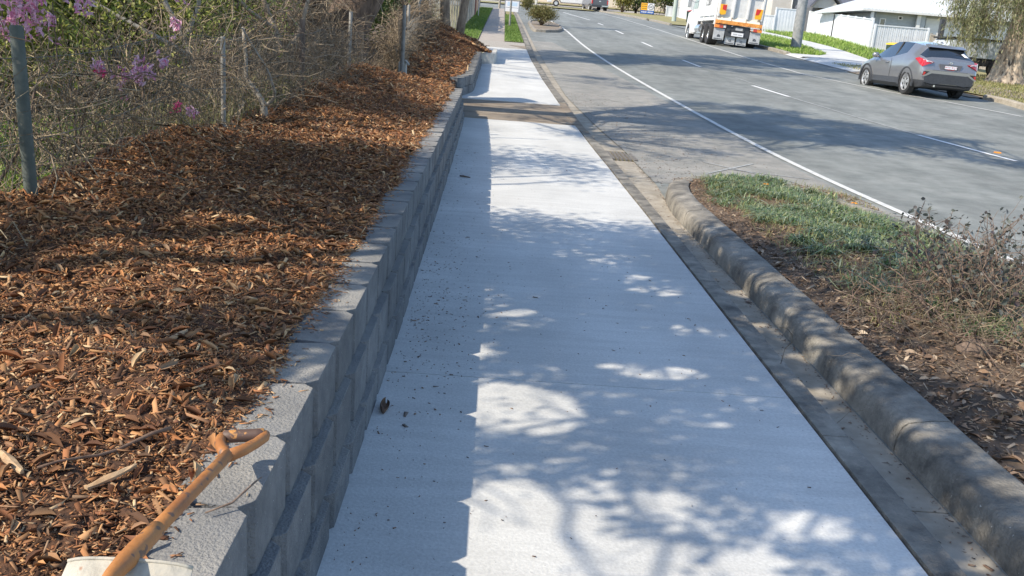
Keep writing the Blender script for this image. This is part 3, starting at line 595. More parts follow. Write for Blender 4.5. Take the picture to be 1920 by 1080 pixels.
def samp_s(n, rn):
    y = rn.uniform(9.5, 17.5, n); x = FX-rn.uniform(.0, .5, n); z = .35+0*y; return np.stack([x, y, z], 1)
tangle('dry_stalks', 'upright straw coloured dead stalks standing along the fence foot', 700, samp_s, (.003, .007), 23, L=(.4, 1.3), up=1.6, curl=.12, cat='stalks')
def samp_f(n, rn):
    y = rn.uniform(18.4, 29.5, n); x = -2.05-.02*(y-18)-np.abs(rn.normal(0, .12, n)); z = tz(y)+.35+np.interp(y, [18, 20, 29], [.1, .4, .6])*0+rn.uniform(0, 1, n)*np.interp(y, [18, 22, 29], [.6, 1.1, 1.25]); return np.stack([x, y, z], 1)
tangle('dry_vine', 'thick brown dead vine cloaking the second wire fence', 3600, samp_f, (.003, .008), 24, L=(.4, .9))
def samp_b(n, rn):
    y = rn.uniform(12.5, 18.5, n); x = -3.5+rn.normal(0, .3, n); z = .8+rn.uniform(0, 1.6, n); return np.stack([x, y, z], 1)
tangle('dry_vine', 'mat of dry creeper climbing over the big leaning trunk', 800, samp_b, (.004, .010), 25, L=(.6, 1.6))
# small crooked trees by the fence
def stick_tree(name, label, base, paths, bark, crown=None, leaf=None, group=None):
    root = empty(name, base, label, 'tree', group); rg = random.Random(len(label)); first = True
    for P, r0, r1 in paths:
        mb = MB(); Q = []
        for a, b in zip(P[:-1], P[1:]): Q += list(wob(a, b, 4, .012, rg))[:-1]
        Q.append(P[-1]); mb.tube(Q, np.linspace(r0, r1, len(Q)), 8); local(mb, root).build('trunk' if first else 'limb', bark, root, smooth=True, fix=False); first = False
    if crown is not None:
        Pc, L, asp = crown; leaves('crown', Pc-np.array(base), L, L*asp, leaf, root, tilt=.7)
    return root
stick_tree('crooked_tree', 'slender grey forked tree rising through the wire fence', (-2.62, 12.2, .5),
    [([(-2.62, 12.2, .4), (-2.66, 12.2, .8), (-2.85, 12.4, 1.15), (-3.1, 12.6, 1.6), (-3.3, 12.7, 2.3), (-3.8, 12.4, 4)], .055, .03), ([(-2.85, 12.4, 1.15), (-2.7, 12.7, 1.5), (-2.5, 12.8, 2.4), (-2.6, 12.5, 3.6)], .032, .015), ([(-3.0, 12.5, 1.45), (-3.3, 12.2, 1.7), (-3.9, 12, 2.4)], .03, .015)], M_bark)
stick_tree('crooked_tree', 'pair of thin tan stems leaning behind the second fence post', (-3.2, 9.6, .4),
    [([(-3.2, 9.6, .35), (-3.15, 9.6, 1.0), (-3.25, 9.65, 1.35), (-3.55, 9.7, 1.9), (-3.7, 9.7, 3)], .035, .02), ([(-3.25, 9.65, 1.3), (-3.1, 9.7, 1.7), (-3.0, 9.7, 2.8)], .028, .016), ([(-3.15, 9.6, 1.15), (-3.6, 9.5, 1.4), (-4.2, 9.4, 1.7)], .03, .015)], M_timber)
stick_tree('crooked_tree', 'short crooked stump with twisted branches at the edge of the mulch', (-2.33, 9.3, .6),
    [([(-2.33, 9.35, .4), (-2.34, 9.3, .72), (-2.4, 9.3, .86), (-2.55, 9.4, 1.05), (-2.6, 9.5, 1.5)], .045, .015), ([(-2.35, 9.3, .75), (-2.22, 9.25, .9), (-2.3, 9.2, 1.15), (-2.5, 9.1, 1.5)], .02, .008)], M_timber)
stick_tree('dead_stump', 'dark rotten stump standing at the left edge beside the first post', (-2.5, 4.25, .5),
    [([(-2.5, 4.25, .35), (-2.5, 4.25, .7), (-2.54, 4.22, .85), (-2.6, 4.2, .93)], .07, .04)], M_darkbark)
# the big leaning trunk leans into the picture (second limb, low)
lt = bpy.data.objects['leaning_tree']
mb = MB(); rg = random.Random(2); mb.tube(wob((-3.5, 17.2, .4), (-2.2, 18.0, 3.2), 7, .03, rg), np.linspace(.44, .36, 7), 12); local(mb, lt).build('limb', M_darkbark, lt, smooth=True, fix=False)
mb = MB(); mb.tube(wob((-3.0, 17.5, 1.2), (-4.4, 17.2, 2.4), 7, .06, rg), np.linspace(.2, .12, 7), 10); local(mb, lt).build('limb', M_darkbark, lt, smooth=True, fix=False)
# green bushes behind
GR = 'leafy bushes behind the wire fence'
def bush(label, c, r, n, size, asp, leaf, seed, group=None, name='leafy_bush', cat='bush', clumps=26, tilt=.7, stem=M_darkbark, hollow=.55, cl_sd=.2):
    rn = np.random.default_rng(seed); rg = random.Random(seed); root = empty(name, (c[0], c[1], c[2]-r[2]), label, cat, group)
    d = rn.normal(0, 1, (clumps, 3)); d /= np.linalg.norm(d, axis=1)[:, None]; d[:, 2] = np.where(d[:, 2] < -.6, -d[:, 2], d[:, 2])
    cc = np.array(c)+d*np.array(r)*rn.uniform(hollow, .95, (clumps, 1))
    w_ = rn.uniform(.5, 1.4, clumps); m = rn.choice(clumps, n, p=w_/w_.sum()); P = cc[m]+rn.normal(0, 1, (n, 3))*np.array(r)*cl_sd
    L = rn.uniform(.6, 1.3, n)*size; leaves('crown', P-np.array(root.location), L, L*asp, leaf, root, tilt=tilt)
    mb = MB()
    for k in range(min(clumps, 16)):
        mb.tube(wob((c[0]+rg.gauss(0, .05), c[1]+rg.gauss(0, .05), c[2]-r[2]), cc[k], 5, .03, rg), np.linspace(.02+.01*max(r), .005, 5), 5)
    local(mb, root).build('stems', stem, root, smooth=True, fix=False); return root
M_lgreen = leafmat('bright_leaf', [(.14, .20, .03), (.32, .37, .07), (.46, .46, .12), (.09, .13, .025), (.50, .46, .18), (.22, .26, .05)], trans=.35)
M_dgreen = leafmat('dark_leaf', [(.04, .08, .018), (.09, .14, .03), (.15, .21, .05)], trans=.2)
M_olive = leafmat('olive_leaf', [(.16, .18, .04), (.28, .27, .07), (.42, .38, .12), (.14, .17, .04), (.30, .20, .08)], trans=.25)
bl = [((-4.9, 6.6, 1.35), (1.1, 1.4, 1.0), M_lgreen, 'yellow green bush at the left edge behind the first post'),
      ((-5.6, 9.6, 1.5), (1.2, 1.6, 1.2), M_lgreen, 'bright bush behind the stretch between the first two posts'),
      ((-6.4, 11.8, 1.6), (1.6, 1.6, 1.3), M_dgreen, 'dark green bush deep behind the middle of the fence'),
      ((-4.9, 12.8, 1.5), (1.1, 1.6, 1.1), M_lgreen, 'yellow green bush right of the tan stems'),
      ((-7.5, 16, 1.9), (2.2, 2.0, 1.7), M_lgreen, 'large sunlit bush filling the gap left of the leaning tree'),
      ((-5.2, 20, 2.0), (1.6, 2.0, 1.5), M_dgreen, 'dark bush behind the leaning trunk'),
      ((-3.9, 24, 2.2), (1.3, 2.2, 1.5), M_dgreen, 'dark bush behind the second wire fence'),
      ((-3.2, 29, 2.6), (1.0, 2.0, 1.3), M_dgreen, 'dark bush beside the grey twin trunks'),
      ((-11.5, 9.5, 1.7), (2.5, 3.0, 1.4), M_olive, 'wide olive bush far back on the left'),
      ((-12, 17, 2.2), (3.5, 4.0, 2.2), M_olive, 'broad olive thicket at the back of the yard'),
      ((-8, 25, 2.6), (3.0, 4.0, 2.2), M_lgreen, 'sunlit thicket far behind the leaning tree')]
for i, (c, r_, lf, lab) in enumerate(bl):
    vol = r_[0]*r_[1]*r_[2]; bush(lab, c, r_, int(4200*(vol**.55)), .075*(1+.12*i**.5), .45, lf, 40+i, GR, clumps=34)
n = 4200; y = 4.2+9*RNG.random(n)**.9; x = FX-.25-RNG.random(n)*1.3; z = 1.0+RNG.random(n)**.7*.95+.012*(y-4)
keep = np.sin(x*5+y*2.3)+np.sin(z*6-y*3.1)+RNG.normal(0, .5, n) > -.1
tag(leaves('creeper_leaves', np.stack([x, y, z], 1)[keep], RNG.uniform(.03, .065, keep.sum()), .024, M_lgreen, tilt=.8), 'small yellow green creeper leaves above the wire fence', 'creeper', kind='stuff')
# weeds and low grass behind the fence
M_grass = leafmat('grass_blade', [(.13, .24, .035), (.24, .38, .06), (.34, .46, .10), (.42, .46, .18)], trans=.35)
M_straw = leafmat('straw_blade', [(.22, .24, .08), (.36, .34, .15), (.30, .25, .12), (.16, .20, .06)], trans=.3)
n = 14000; y = RNG.uniform(3.2, 10.5, n); x = FX+.05-RNG.uniform(0, 1, n)**.9*2.2
tag(blades('grass', np.stack([x, y, yard_z(x, y)-.01], 1), RNG.uniform(.05, .16, n), .012, M_grass, lean=.6), 'bright green grass and weeds growing behind the wire fence', 'grass', kind='stuff')
n = 3500; y = RNG.uniform(7, 17.5, n); x = FX-.02-RNG.uniform(0, 1, n)*.7
tag(blades('grass', np.stack([x, y, yard_z(x, y)], 1), RNG.uniform(.15, .45, n), .012, M_straw, lean=.35), 'tall pale grass along the foot of the wire fence', 'grass', kind='stuff')
# mauve flowering shrubs
M_pink = leafmat('pink_petals', [(.66, .40, .58), (.80, .58, .72), (.70, .22, .42), (.86, .72, .82)], trans=.35)
M_hot = leafmat('hot_pink_petals', [(.75, .05, .18), (.80, .20, .40)], trans=.3)
def flowers(spots, label, base):
    root = empty('flowering_shrub', base, label, 'shrub', 'pink flowering shrubs behind the fence'); mb = MB(); rg = random.Random(5)
    for (p, s, nfl, hot) in spots:
        mb.tube(wob(base, p, 6, .05, rg), np.linspace(.012, .003, 6), 5)
        q = np.array(p)+RNG.normal(0, s, (nfl, 3)); P = np.repeat(q, 5, 0)+RNG.normal(0, .012, (nfl*5, 3))
        P[:, 0] += .16; leaves('blossom', P-np.array(base), RNG.uniform(.03, .055, len(P)), .016, M_hot if hot else M_pink, root, tilt=1.0)
    local(mb, root).build('stems', M_darkbark, root, smooth=True, fix=False)
flowers([((-2.75, 5.25, 1.57), .055, 34, 0), ((-2.95, 5.3, 1.62), .05, 20, 0), ((-2.85, 5.2, 1.50), .05, 22, 0), ((-2.95, 5.0, 1.50), .03, 8, 0), ((-2.55, 5.4, 1.62), .03, 8, 0)], 'shrub with a large mauve flower cluster above the first fence post', (-2.9, 5.2, .4))
flowers([((-2.62, 5.75, 1.27), .02, 8, 0), ((-2.62, 5.78, 1.22), .014, 5, 1), ((-2.56, 6.3, 1.22), .045, 18, 0), ((-2.62, 6.25, 1.15), .05, 14, 0), ((-2.52, 6.6, 1.27), .025, 8, 0)], 'shrub with two loose mauve clusters right of the first post', (-2.75, 6.1, .4))
flowers([((-2.55, 6.95, .93), .012, 4, 1), ((-2.52, 7.2, .86), .02, 8, 0), ((-2.8, 7.7, 1.5), .03, 10, 0), ((-3.0, 8.4, 1.72), .03, 10, 0)], 'low shrub carrying a few hot pink flowers', (-2.75, 7.2, .35))

# ================================================================ island planting
M_gaz = leafmat('gazania_leaf', [(.06, .12, .04), (.11, .18, .07), (.20, .27, .13), (.10, .16, .07), (.36, .40, .28), (.30, .32, .12), (.08, .12, .06)], trans=.2, rough=.45)
def isl_density(x, y):
    return np.exp(-((x-(3.4+.10*(8.3-y)))/.75)**2)*(y > 4.9)*np.clip((11.0-y)/.3+.3, 0, 1)
cx, cy = [], []
while len(cx) < 880:
    x, y = RNG.uniform(2.2, 4.25), RNG.uniform(4.9, 11.1)
    lim = np.interp(y, [4.9, 6.0, 6.8, 7.3, 8.2, 9.3, 10.2, 11.1], [3.0, 2.55, 2.75, 2.6, 2.5, 2.35, 2.45, 2.7]); rim = np.interp(y, [5, 8.6, 10, 11.1], [4.3, 4.25, 3.9, 3.3])
    hole = ((x-2.75)/.28)**2+((y-9.4)/.35)**2 < 1 or ((x-3.1)/.5)**2+((y-6.4)/.3)**2 < 1 or ((x-3.35)/.45)**2+((y-7.5)/.16)**2 < 1
    if x < lim or x > rim or (hole and RNG.random() > .12) or RNG.random() > isl_density(x, y)+.25 or (math.sin(x*7.3+y*2.1)+math.sin(y*5.7-x*3.3)+.5*math.sin(x*15+y*11) < -1.0): continue
    cx.append(x); cy.append(y)
cx, cy = np.array(cx), np.array(cy); k = 24; x = np.repeat(cx, k)+RNG.normal(0, .035, len(cx)*k); y = np.repeat(cy, k)+RNG.normal(0, .035, len(cy)*k)
tag(blades('groundcover', np.stack([x, y, isl_z(x, y)-.005], 1), RNG.uniform(.04, .12, len(x)), RNG.uniform(.007, .013, len(x)), M_gaz, lean=1.5), 'strappy green groundcover plants filling the near island bed', 'groundcover', kind='stuff')
# dead grey-brown tufts and leaf litter
M_litter = leafmat('leaf_litter', [(.07, .045, .03), (.16, .10, .06), (.24, .15, .09), (.34, .25, .17), (.12, .075, .05), (.45, .36, .26)], trans=0, rough=.7)
n = 30000; y = RNG.uniform(1.5, 10.8, n); x = 2.14+RNG.uniform(0, 1, n)*2.1
P = np.stack([x, y, isl_z(x, y)+RNG.uniform(-.004, .014, n)], 1); L = RNG.lognormal(-3.6, .45, n)
tag(chips('mulch_litter', P, np.clip(L, .01, .08), np.clip(L, .01, .06)*RNG.uniform(.15, .4, n), np.full(n, .0025), .3, M_litter), 'grey brown bark and dead leaf litter covering the island soil', 'litter', kind='stuff')
n = 1500; y = RNG.uniform(2, 8, n); x = 2.16+RNG.uniform(0, 1, n)*2.0; L = RNG.uniform(.03, .075, n)
tag(leaves('dead_leaves', np.stack([x, y, isl_z(x, y)+.016], 1), L, L*.45, M_litter, tilt=.35), 'curled dead leaves lying in the island bed', 'leaves', kind='stuff')
n = 4200; y = RNG.uniform(5.2, 10.9, n); x = 2.4+RNG.uniform(0, 1, n)*1.8
tag(blades('dry_grass', np.stack([x, y, isl_z(x, y)], 1), RNG.uniform(.04, .10, n), .005, M_straw, lean=1.3), 'dry straw coloured grass between the island plants', 'grass', kind='stuff')
# twiggy dark shrub
M_rleaf = leafmat('round_dark_leaf', [(.05, .05, .05), (.09, .10, .08), (.13, .14, .12), (.07, .05, .05)], trans=.1, rough=.5)
M_twig = mat('reddish_twig', (.10, .06, .045), (.26, .19, .14), rough=.9, scale=20)
def twig_shrub(label, base, tips, seed, leafy, r0=.009, n2=6, name='twiggy_shrub'):
    rg = random.Random(seed); rn = np.random.default_rng(seed); root = empty(name, base, label, 'shrub'); mb = MB(); LP = []
    for t in tips:
        Q = wob(base, t, 8, .025, rg); mb.tube(Q, np.linspace(r0, .003, 8), 5)
        for k in range(n2):
            s0 = Q[rg.randint(2, 7)]; e = s0+np.array([rg.gauss(0, .13), rg.gauss(0, .13), rg.gauss(.05, .10)]); q = wob(s0, e, 4, .012, rg); mb.tube(q, np.linspace(.0035, .0016, 4), 4)
            for _ in range(3):
                e2 = q[2]+rn.normal(0, .06, 3); mb.tube([q[2], (q[2]+e2)/2+rn.normal(0, .01, 3), e2], [.002, .0016, .0012], 3)
                if rg.random() < leafy: LP.append(e2+rn.normal(0, .012, 3)); LP.append(q[3]+rn.normal(0, .02, 3))
    local(mb, root).build('branches', M_twig, root, smooth=True, fix=False)
    if LP:
        P = np.array(LP); L = rn.uniform(.024, .042, len(P)); leaves('foliage', P-np.array(base), L, L*.8, M_rleaf, root, tilt=.8, curl=.12)
    return root
twig_shrub('dying shrub with round dark leaves on reddish twigs at the right edge of the island', (3.1, 5.25, .12), [(2.72, 5.75, .56), (2.62, 5.5, .55), (2.85, 5.9, .55), (3.05, 5.7, .54), (3.15, 5.5, .55), (3.3, 5.7, .52), (3.2, 6.1, .5), (2.95, 6.2, .5), (3.5, 5.6, .5), (3.35, 5.9, .42), (2.85, 5.4, .5), (3.35, 5.2, .5), (3.4, 6.0, .52), (2.95, 5.2, .5)], 31, .8, n2=11)
twig_shrub('second dark leaved shrub on the road side of the island, behind the dying one', (3.75, 6.3, .1), [(3.5, 6.6, .42), (3.4, 6.9, .4), (3.7, 6.9, .46), (3.9, 6.7, .46), (4.0, 6.4, .45), (3.8, 6.1, .44), (3.55, 6.2, .4), (4.0, 7.0, .38), (3.3, 6.4, .34), (3.6, 7.2, .3)], 35, .9, n2=11)
twig_shrub('low leafless wiry shrub sprawling in front of the dark leaved one', (2.85, 5.15, .1), [(2.25, 5.6, .22), (2.4, 5.9, .3), (2.5, 5.4, .32), (2.6, 5.9, .36), (2.7, 4.7, .25), (3.2, 4.6, .3), (2.35, 5.1, .16), (2.9, 4.5, .2), (2.9, 5.7, .35)], 32, .05, n2=11)
twig_shrub('dull green twiggy shrub at the lower right of the island', (3.3, 4.4, .1), [(2.95, 4.5, .3), (3.1, 4.7, .35), (3.3, 4.7, .35), (3.0, 4.1, .25), (3.4, 4.1, .3), (2.9, 4.8, .25), (3.3, 5.0, .35)], 33, .8, n2=9)
def tangle_isl(n, rn):
    y = rn.normal(5.2, .55, n); x = rn.normal(2.95, .38, n); return np.stack([x, y, isl_z(x, y)+rn.uniform(.0, .2, n)], 1)
tangle('dead_twigs', 'heap of fine dead twigs around the island shrubs', 900, tangle_isl, (.0012, .0028), 34, L=(.1, .35), up=.3, cat='twigs')
# orange gazania flowers and tiny weeds
M_orange = leafmat('orange_petal', [(.85, .30, .03), (.9, .45, .05)], trans=.2)
FL = 'orange flowers among the groundcover'
for (x, y, z, lab) in [(3.15, 10.35, .2, 'small orange flower at the far tip of the groundcover'), (3.72, 9.15, .24, 'largest orange flower on the road side of the groundcover'), (4.1, 7.2, .23, 'half closed yellow flower beside the dark leaved shrub')]:
    root = empty('orange_flower', (x, y, .08), lab, 'flower', FL)
    az = np.linspace(0, 2*np.pi, 14)[:-1]; P = np.stack([np.cos(az)*.018, np.sin(az)*.018, 0*az+z-.08], 1); leaves('petals', P, .036, .013, M_orange, root, tilt=.15, az=az)
    mb = MB(); mb.tube([(0, 0, 0), (.005, 0, (z-.08)/2), (0, 0, z-.082)], .002, 5); mb.cyl((0, 0, z-.085), .009, .006, 0, .008, 8); mb.build('stem', M_gaz, root, fix=False)
for (x, y) in [(2.62, 3.62), (2.5, 2.9)]:
    root = empty('weed', (x, y, float(isl_z(x, y))), 'tiny bright green weed in the litter near the kerb, %s' % ('further one' if y > 3 else 'nearer one'), 'weed'); az = np.linspace(0, 6.2, 12)
    leaves('leaf_rosette', np.stack([np.cos(az)*.03, np.sin(az)*.03, .02+.01*np.sin(az*3)], 1), .045, .02, M_grass, root, tilt=.3, az=az)
mb = MB(); mb.tube([(2.72, 4.85, .09), (2.78, 4.83, .13), (2.86, 4.8, .13), (2.92, 4.78, .09)], [.045, .055, .05, .03], 9)
tag(mb.build('dark_stump', M_darkbark, smooth=True), 'dark low stump under the wiry island shrub', 'stump')
# ================================================================ shared paints
M_paintw = mat('white_paint', (.56, .56, .55), (.68, .68, .67), rough=.45, scale=5, coord='obj')
M_cream = mat('cream_paint', (.68, .60, .46), (.78, .72, .60), rough=.5, scale=6, coord='obj')
M_black = mat('black_rubber', (.018, .018, .02), (.035, .035, .036), rough=.85, scale=20, coord='obj')
M_blackp = mat('black_plastic', (.035, .038, .045), (.055, .058, .065), rough=.55, scale=20, coord='obj')
M_chrome = mat('bright_metal', (.62, .62, .62), (.75, .75, .75), rough=.28, metal=.9, scale=8, coord='obj')
M_alloy = mat('alloy_wheel', (.50, .50, .50), (.62, .62, .62), rough=.35, metal=.6, scale=9, coord='obj')
M_red = mat('red_lens', (.45, .01, .015), rough=.15, coat=1); M_amber = mat('amber_lens', (.80, .22, .02), rough=.2, coat=1); M_clear = mat('clear_lens', (.6, .6, .62), rough=.15, coat=1)
M_glass = mat('dark_glass', (.015, .02, .026), rough=.04, spec=.9, coat=1)
M_grey = mat('grey_mudflap', (.36, .37, .38), (.50, .51, .52), rough=.7, scale=6, coord='obj')
M_signy = mat('sign_yellow', (.82, .42, .02), rough=.5); M_signb = mat('sign_blue', (.01, .10, .38), rough=.5); M_signw = mat('sign_white', (.74, .74, .76), rough=.5); M_signr = mat('sign_red', (.55, .03, .03), rough=.5); M_ink = mat('dark_ink', (.03, .03, .04), rough=.6)
M_concpole = mat('concrete_pole', (.20, .215, .225), (.33, .34, .345), rough=.9, scale=5, bump=.4, spots=((.12, .12, .12), .66), sscale=20, coord='obj')
def text_mesh(body, size, name, m, parent, M, depth=.002):
    cu = bpy.data.curves.new(name, 'FONT'); cu.body = body; cu.size = size; cu.align_x = 'CENTER'; cu.align_y = 'CENTER'; cu.extrude = depth
    t = bpy.data.objects.new(name, cu); COL.objects.link(t); dg = bpy.context.evaluated_depsgraph_get(); me = bpy.data.meshes.new_from_object(t.evaluated_get(dg)); bpy.data.objects.remove(t)
    me.transform(M); me.materials.clear(); return link(name, me, m, parent)
FACE_NEAR = Matrix.Rotation(R(90), 4, 'X')          # text facing -y
def wheel(parent, c, r_, wd, side, rim_r, spokes=5, rimm=None, deep=.02, lean=0):
    """side -1: outer face looks to -x. lathe tyre with a rim as sub-part"""
    x, y, z = c; n = 28; prof = [(-.5, .78), (-.5, .93), (-.42, .99), (-.2, 1.), (.2, 1.), (.42, .99), (.5, .93), (.5, .78), (.3, rim_r/r_*.98), (-.3, rim_r/r_*.98)]
    rows = [[(x+a*wd, y+r_*b*math.cos(t), z+r_*b*math.sin(t)) for a, b in prof+prof[:1]] for t in np.linspace(0, 2*math.pi, n+1)]
    mb = MB(); mb.grid(rows); ty = mb.build('wheel', M_black, parent, smooth=True, angle=R(40))
    mb = MB(); xo = x+side*(wd*.5-deep); k = 24
    mb.cyl((x, y, z), rim_r*.97, rim_r*.97, -wd*.2, wd*.2, 24, 1, ax=0)
    ring = [[(xo+side*dx, y+rim_r*q*math.cos(t), z+rim_r*q*math.sin(t)) for dx, q in ((-.03, 1.0), (.008, 1.0), (.012, .93), (-.02, .86))] for t in np.linspace(0, 2*math.pi, 33)]
    mb.grid(ring, 0)
    for s in range(spokes):
        for o in ((-.13, .13) if spokes == 5 else (0,)):
            a = 2*math.pi*s/spokes+.3; p0 = (y+.12*rim_r*math.cos(a+o*4), z+.12*rim_r*math.sin(a+o*4)); p1 = (y+.9*rim_r*math.cos(a+o), z+.9*rim_r*math.sin(a+o)); w2 = rim_r*.075
            d = Vector((p1[0]-p0[0], p1[1]-p0[1])).normalized(); nn = Vector((-d.y, d.x))*w2
            for e0, e1 in ((-.012, .006),):
                q = [(p0[0]+nn.x*1.5, p0[1]+nn.y*1.5), (p1[0]+nn.x, p1[1]+nn.y), (p1[0]-nn.x, p1[1]-nn.y), (p0[0]-nn.x*1.5, p0[1]-nn.y*1.5)]
                mb.prism(q, 0, xo+side*e0, xo+side*e1, 0)
    mb.cyl((0, y, z), rim_r*.22, rim_r*.18, xo-.012, xo+side*.012, 16, 0, ax=0)
    mb.build('rim', [rimm or M_alloy, M_blackp], ty, smooth=False)
    return ty
def face_xz(mb, pts, y, th, m=0): mb.prism(pts, 1, y, y+th, m)

# ================================================================ silver hatchback
def build_suv():
    M_silver = mat('silver_paint', (.27, .27, .282), (.29, .29, .30), rough=.28, metal=.6, scale=3, coat=1, coord='obj')
    root = empty('parked_car', (13.42, 27.72, tzf(28.5)-.05), 'silver grey coupe shaped hatchback parked at the right kerb', 'car', rz=R(4.5)); root.rotation_euler.y = R(1.2); root.scale = (1, 1, 1.06)
    #   u     zb   wb   z1   w1   z2   w2   zs   ws   zbelt wbelt zr  wr  ztop
    S = [(0.00, .38, .66, .45, .76, .62, .80, .72, .80, .745, .74, .75, .60, .755),
         (0.03, .33, .74, .45, .83, .62, .86, .74, .85, .79, .78, .80, .60, .81),
         (0.07, .29, .78, .45, .86, .64, .89, .86, .86, 1.00, .76, 1.03, .62, 1.05),
         (0.14, .27, .78, .45, .875, .66, .90, .93, .88, 1.06, .77, 1.095, .60, 1.12),
         (0.30, .25, .78, .45, .885, .68, .905, .96, .89, 1.10, .78, 1.23, .59, 1.26),
         (0.47, .24, .78, .45, .89, .70, .91, .97, .90, 1.13, .79, 1.355, .57, 1.40),
         (0.50, .24, .78, .45, .89, .70, .91, .97, .90, 1.13, .79, 1.40, .57, 1.44),
         (0.86, .22, .78, .45, .89, .70, .915, .98, .90, 1.17, .79, 1.42, .57, 1.475),
         (1.25, .20, .78, .45, .87, .70, .89, .96, .885, 1.17, .79, 1.47, .58, 1.53),
         (1.75, .20, .78, .42, .85, .66, .865, .92, .87, 1.09, .79, 1.49, .58, 1.555),
         (2.25, .20, .78, .42, .85, .66, .865, .90, .87, 1.01, .79, 1.48, .58, 1.55),
         (2.75, .20, .78, .42, .86, .66, .87, .89, .87, .985, .79, 1.36, .57, 1.43),
         (3.20, .20, .78, .45, .88, .68, .89, .89, .88, .965, .79, 1.13, .63, 1.19),
         (3.50, .22, .78, .45, .89, .70, .91, .87, .88, .94, .78, .985, .68, 1.02),
         (3.90, .24, .74, .45, .86, .68, .88, .80, .84, .87, .72, .92, .55, .95),
         (4.20, .26, .64, .45, .76, .64, .78, .74, .74, .80, .62, .83, .45, .85),
         (4.36, .30, .50, .45, .60, .60, .62, .68, .60, .71, .50, .72, .35, .73)]
    rows = []
    for s in S:
        u = s[0]; half = [(0, s[1]), (s[2], s[1]), (s[4], s[3]), (s[6], s[5]), (s[8], s[7]), (s[10], s[9]), (s[12], s[11]), (0, s[13])]
        rows.append([(x, u, z) for x, z in half]+[(-x, u, z) for x, z in half[::-1][1:-1]])
    n = 14; mb = MB(); vs = [p for r_ in rows for p in r_]; fs = []; ms = []
    for i in range(len(rows)-1):
        u = (S[i][0]+S[i+1][0])/2
        for j in range(n):
            fs.append((i*n+j, i*n+(j+1) % n, (i+1)*n+(j+1) % n, (i+1)*n+j)); g = 0
            if j in (5, 8) and 1.2 < u < 3.15: g = 1
            if j in (6, 7) and (.12 < u < .48 or 2.8 < u < 3.45): g = 1
            if j in (5, 8) and .12 < u < .48: g = 1
            if j in (0, 13): g = 2
            if j in (1, 12) : g = 2
            ms.append(g)
    fs += [tuple(range(n))[::-1], tuple(range((len(rows)-1)*n, len(rows)*n))]; ms += [0, 0]
    mb.v = vs; mb.f = fs; mb.m = ms
    body = mb.build('body', [M_silver, M_glass, M_blackp], root)
    cut = MB()
    for u in (.86, 3.50):
        cut.cyl((0, u, .345), .385, .385, -1.2, -.62, 32, 2, ax=0); cut.cyl((0, u, .345), .385, .385, .62, 1.2, 32, 2, ax=0)
    co = cut.build('cut', [M_silver, M_glass, M_blackp], None)
    md = body.modifiers.new('b', 'BOOLEAN'); md.object = co; md.operation = 'DIFFERENCE'; md.solver = 'EXACT'
    dg = bpy.context.evaluated_depsgraph_get(); me = bpy.data.meshes.new_from_object(body.evaluated_get(dg)); body.modifiers.clear(); body.data = me; me.name = 'body'
    bpy.data.objects.remove(co)
    me.shade_smooth(); me.set_sharp_from_angle(angle=R(28))
    for s in (-1, 1):
        for u in (.86, 3.50):
            mb = MB(); rows = []
            for t in np.linspace(R(-12), R(192), 24):
                rows.append([(s*(.872+dx), u+(.385+dr)*math.cos(t), .345+(.385+dr)*math.sin(t)) for dr, dx in ((0, -.06), (0, .035), (.02, .045), (.055, .045), (.065, .0))])
            mb.grid(rows); mb.build('wheel_arch', M_blackp, root, smooth=True, angle=R(40))
            wheel(root, (s*.80, u, .335), .335, .21, s, .225)
        # sills
        mb = MB(); mb.prism([(s*.80, .22), (s*.885, .30), (s*.875, .46), (s*.80, .46)], 1, 1.27, 3.08); mb.build('sill', M_blackp, root)
        # side pillar, window trim
        mb = MB(); mb.add([(s*.792, 1.88, 1.035), (s*.792, 1.98, 1.03), (s*.588, 1.98, 1.483), (s*.588, 1.90, 1.484)], [(0, 1, 2, 3)]); mb.add([(s*.800, 1.88, 1.035), (s*.800, 1.98, 1.03), (s*.594, 1.98, 1.488), (s*.594, 1.90, 1.489)], [(0, 1, 2, 3)]); mb.build('pillar', M_black, root)
        # door seams
        for q in ([(1.98, 1.00), (1.97, .70), (1.99, .45)], [(3.1, .98), (3.06, .7), (2.98, .46)], [(1.32, .98), (1.36, .75), (1.22, .5)]):
            mb = MB(); mb.tube([(s*(.872+(.004 if z > .9 or z < .5 else .0)-(.012 if z < .5 else 0)), u, z) for u, z in q], .004, 4); mb.build('door_seam', M_black, root)
        mb = MB(); mb.tube([(s*.872, 2.12, .865), (s*.905, 2.17, .87), (s*.905, 2.28, .87), (s*.872, 2.33, .865)], .012, 6); mb.build('door_handle', M_silver, root, smooth=True)
        # mirrors
        mb = MB(); mb.tube([(s*.80, 2.92, 1.0), (s*.90, 2.90, 1.02)], [.03, .03], 8); mb.tube([(s*.88, 2.88, 1.04), (s*.92, 2.88, 1.05), (s*1.03, 2.90, 1.05), (s*1.06, 2.93, 1.04)], [.05, .08, .075, .03], 12); mb.build('mirror', M_silver, root, smooth=True)
        # tail lamp: a swept wedge wrapping the corner
        A = [(.905, .50, 1.03), (.885, .30, 1.065), (.868, .12, 1.035), (.80, .055, 1.0), (.66, .035, .985), (.56, .025, .965), (.60, .02, .93), (.70, .02, .90), (.80, .035, .85), (.865, .06, .82), (.90, .13, .86), (.912, .30, .95)]
        vs = [(s*(x+.012), u-.012, z) for x, u, z in A]+[(s*(x-.06), u+.05, z) for x, u, z in A]; k = len(A)
        mb = MB(); mb.add(vs, [(0, 1, 11), (1, 2, 10, 11), (2, 3, 9, 10), (3, 8, 9), (3, 4, 7, 8), (4, 5, 6, 7)]+[(i, (i+1) % k, k+(i+1) % k, k+i) for i in range(k)], 0)
